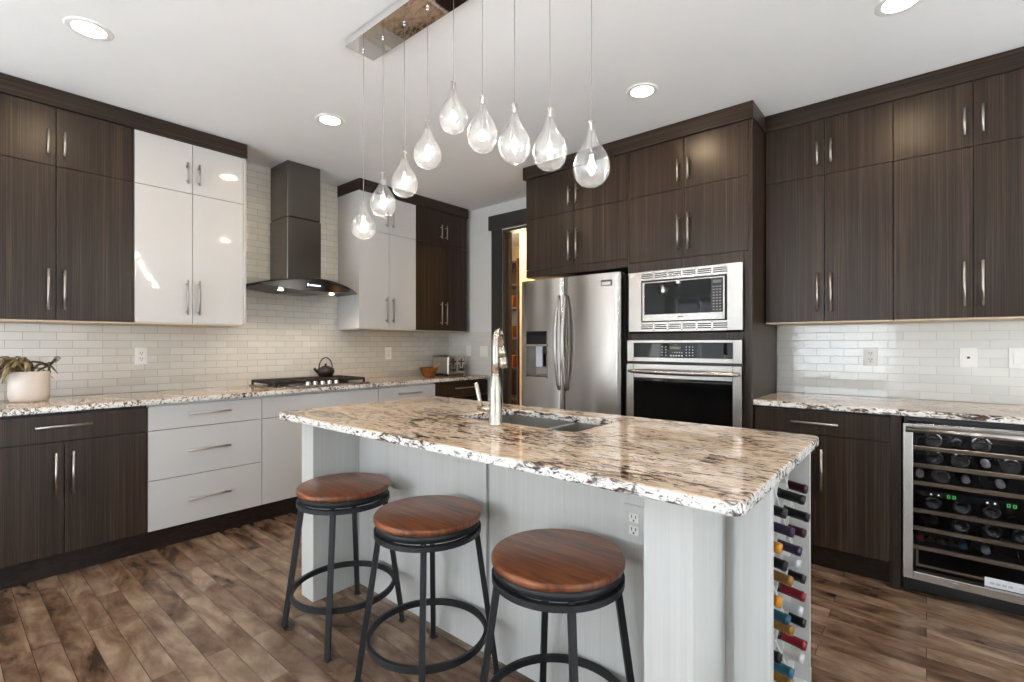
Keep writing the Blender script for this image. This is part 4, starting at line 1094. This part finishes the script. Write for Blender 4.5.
WCB = [(0.025, 0, 1, 'black'), (.115, 0, 0, 'black'), (.20, 0, 1, 'black'), (.03, 1, 1, 'black'), (.125, 1, 1, 'black'), (.215, 1, 0, 'clear'), (.300, 1, 1, 'black'),
       (-.025, 2, 0, 'white'), (.055, 2, 1, 'black'), (.145, 2, 0, 'white'), (.265, 2, 0, 'white'),
       (.025, 3, 1, 'black'), (.130, 3, 1, 'black'), (.235, 3, 1, 'black'), (.03, 4, 0, 'black'), (.125, 4, 1, 'black'), (.240, 4, 1, 'black'), (.335, 4, 1, 'black'),
       (-.025, 5, 0, 'red'), (.055, 5, 0, 'black'), (.135, 5, 0, 'teal'), (.215, 5, 0, 'clear')]
SN = ['top shelf', 'second shelf', 'third shelf', 'fourth shelf', 'fifth shelf', 'lowest shelf']
PN = ['first', 'second', 'third', 'fourth']
cnt = {}
for x, sh, butt, cap in WCB:
    k = cnt.get(sh, 0); cnt[sh] = k+1
    look = 'dark bottle base forward' if butt else f"bottle with {CN.get(cap, cap)} cap forward"
    cooler_bottle(x, sh, butt, cap, f"{look}, {PN[k]} from the left on the cooler's {SN[sh]}")

# ------------------------------------------------------------------ chandelier with nine glass drops
CYL = 1.336; CZB = 2.640
ch = thing('pendant_chandelier', 'long chrome plate chandelier with nine teardrop glass pendants over the island', 'chandelier', (-1.43, CYL, ZC))
MB().box(-2.092, -.768, CYL-.078, CYL+.078, CZB, ZC-.0005, .001).build('canopy', m_chrome, ch)
DR = [(-2.058, 1.922, 1.741), (-1.901, 2.021, 1.820), (-1.743, 2.077, 1.881), (-1.589, 2.167, 1.970), (-1.431, 2.279, 2.073),
      (-1.273, 2.172, 1.958), (-1.116, 2.089, 1.880), (-.962, 2.027, 1.820), (-.802, 1.937, 1.732)]
DP = [(0, 0), (.019, .0025), (.037, .0115), (.050, .027), (.0565, .046), (.0575, .058), (.0555, .074), (.0495, .092), (.040, .108), (.0305, .122), (.0225, .136), (.0165, .150), (.0125, .164), (.0103, .178), (.0095, .196)]
glass_me = cord_me = None
for i, (x, zt, zb) in enumerate(DR):
    k = (zt-zb)/.196
    m = MB(); m.lathe([(r, z*k) for r, z in DP], (x, CYL, zb), n=36, cap0=False, cap1=False)
    g = m.build('glass_drop', m_dropglass, ch)
    MB().cyl((x, CYL, zt+.004), (x, CYL, CZB-.0005), .0013, n=8).build('cord', m_cord, g)
    MB().cyl((x, CYL, CZB-.012), (x, CYL, CZB-.0005), .006, n=12).build('cord_grip', m_chrome, g)
    MB().lathe([(.0050, zt-.030), (.0050, zt-.003), (.0096, zt-.0025), (.0096, zt+.001), (.003, zt+.004)], (x, CYL, 0), n=16).build('socket_cap', m_nickel, g)
    MB().cyl((x, CYL, zb+.084), (x, CYL, zt-.0305), .0028, n=8).build('lamp_stem', m_dropglass, g)
    MB().lathe([(0, zb+.046), (.009, zb+.050), (.0125, zb+.060), (.010, zb+.074), (.005, zb+.083), (0, zb+.0835)], (x, CYL, 0), n=14).build('bulb', m_bulb, g)
    point('pendant_bulb_light', (x, CYL, zb+.040), .85, (1.0, .96, .90), .012)

# ------------------------------------------------------------------ recessed ceiling lights
LAMPC = (1.0, 0.72, 0.42)
def downlight(x, y, label, power=5.5):
    t = thing('recessed_light', label, 'ceiling light', (x, y, ZC), 'recessed ceiling lights')
    MB().lathe([(.062, ZC-.004), (.082, ZC-.0065), (.088, ZC-.0035), (.088, ZC-.0005)], (x, y, 0), n=36, cap0=False, cap1=False).build('trim_ring', m_plate, t)
    MB().lathe([(0, ZC-.0045), (.063, ZC-.0040)], (x, y, 0), n=36, cap1=False).build('lens', m_lens, t)
    l = bpy.data.lights.new('downlight_beam', 'AREA'); l.shape = 'DISK'; l.size = .12; l.energy = power; l.color = LAMPC
    o = bpy.data.objects.new('downlight_beam', l); COL.objects.link(o); o.location = (x, y, ZC-.0062)
downlight(-2.919, .466, 'recessed light in front of the dark cabinets over the plant')
downlight(-2.924, 1.653, 'recessed light in front of the range hood')
downlight(-1.234, 2.607, 'recessed light in front of the oven tower')
downlight(-.085, 2.627, 'recessed light in front of the right upper cabinets')
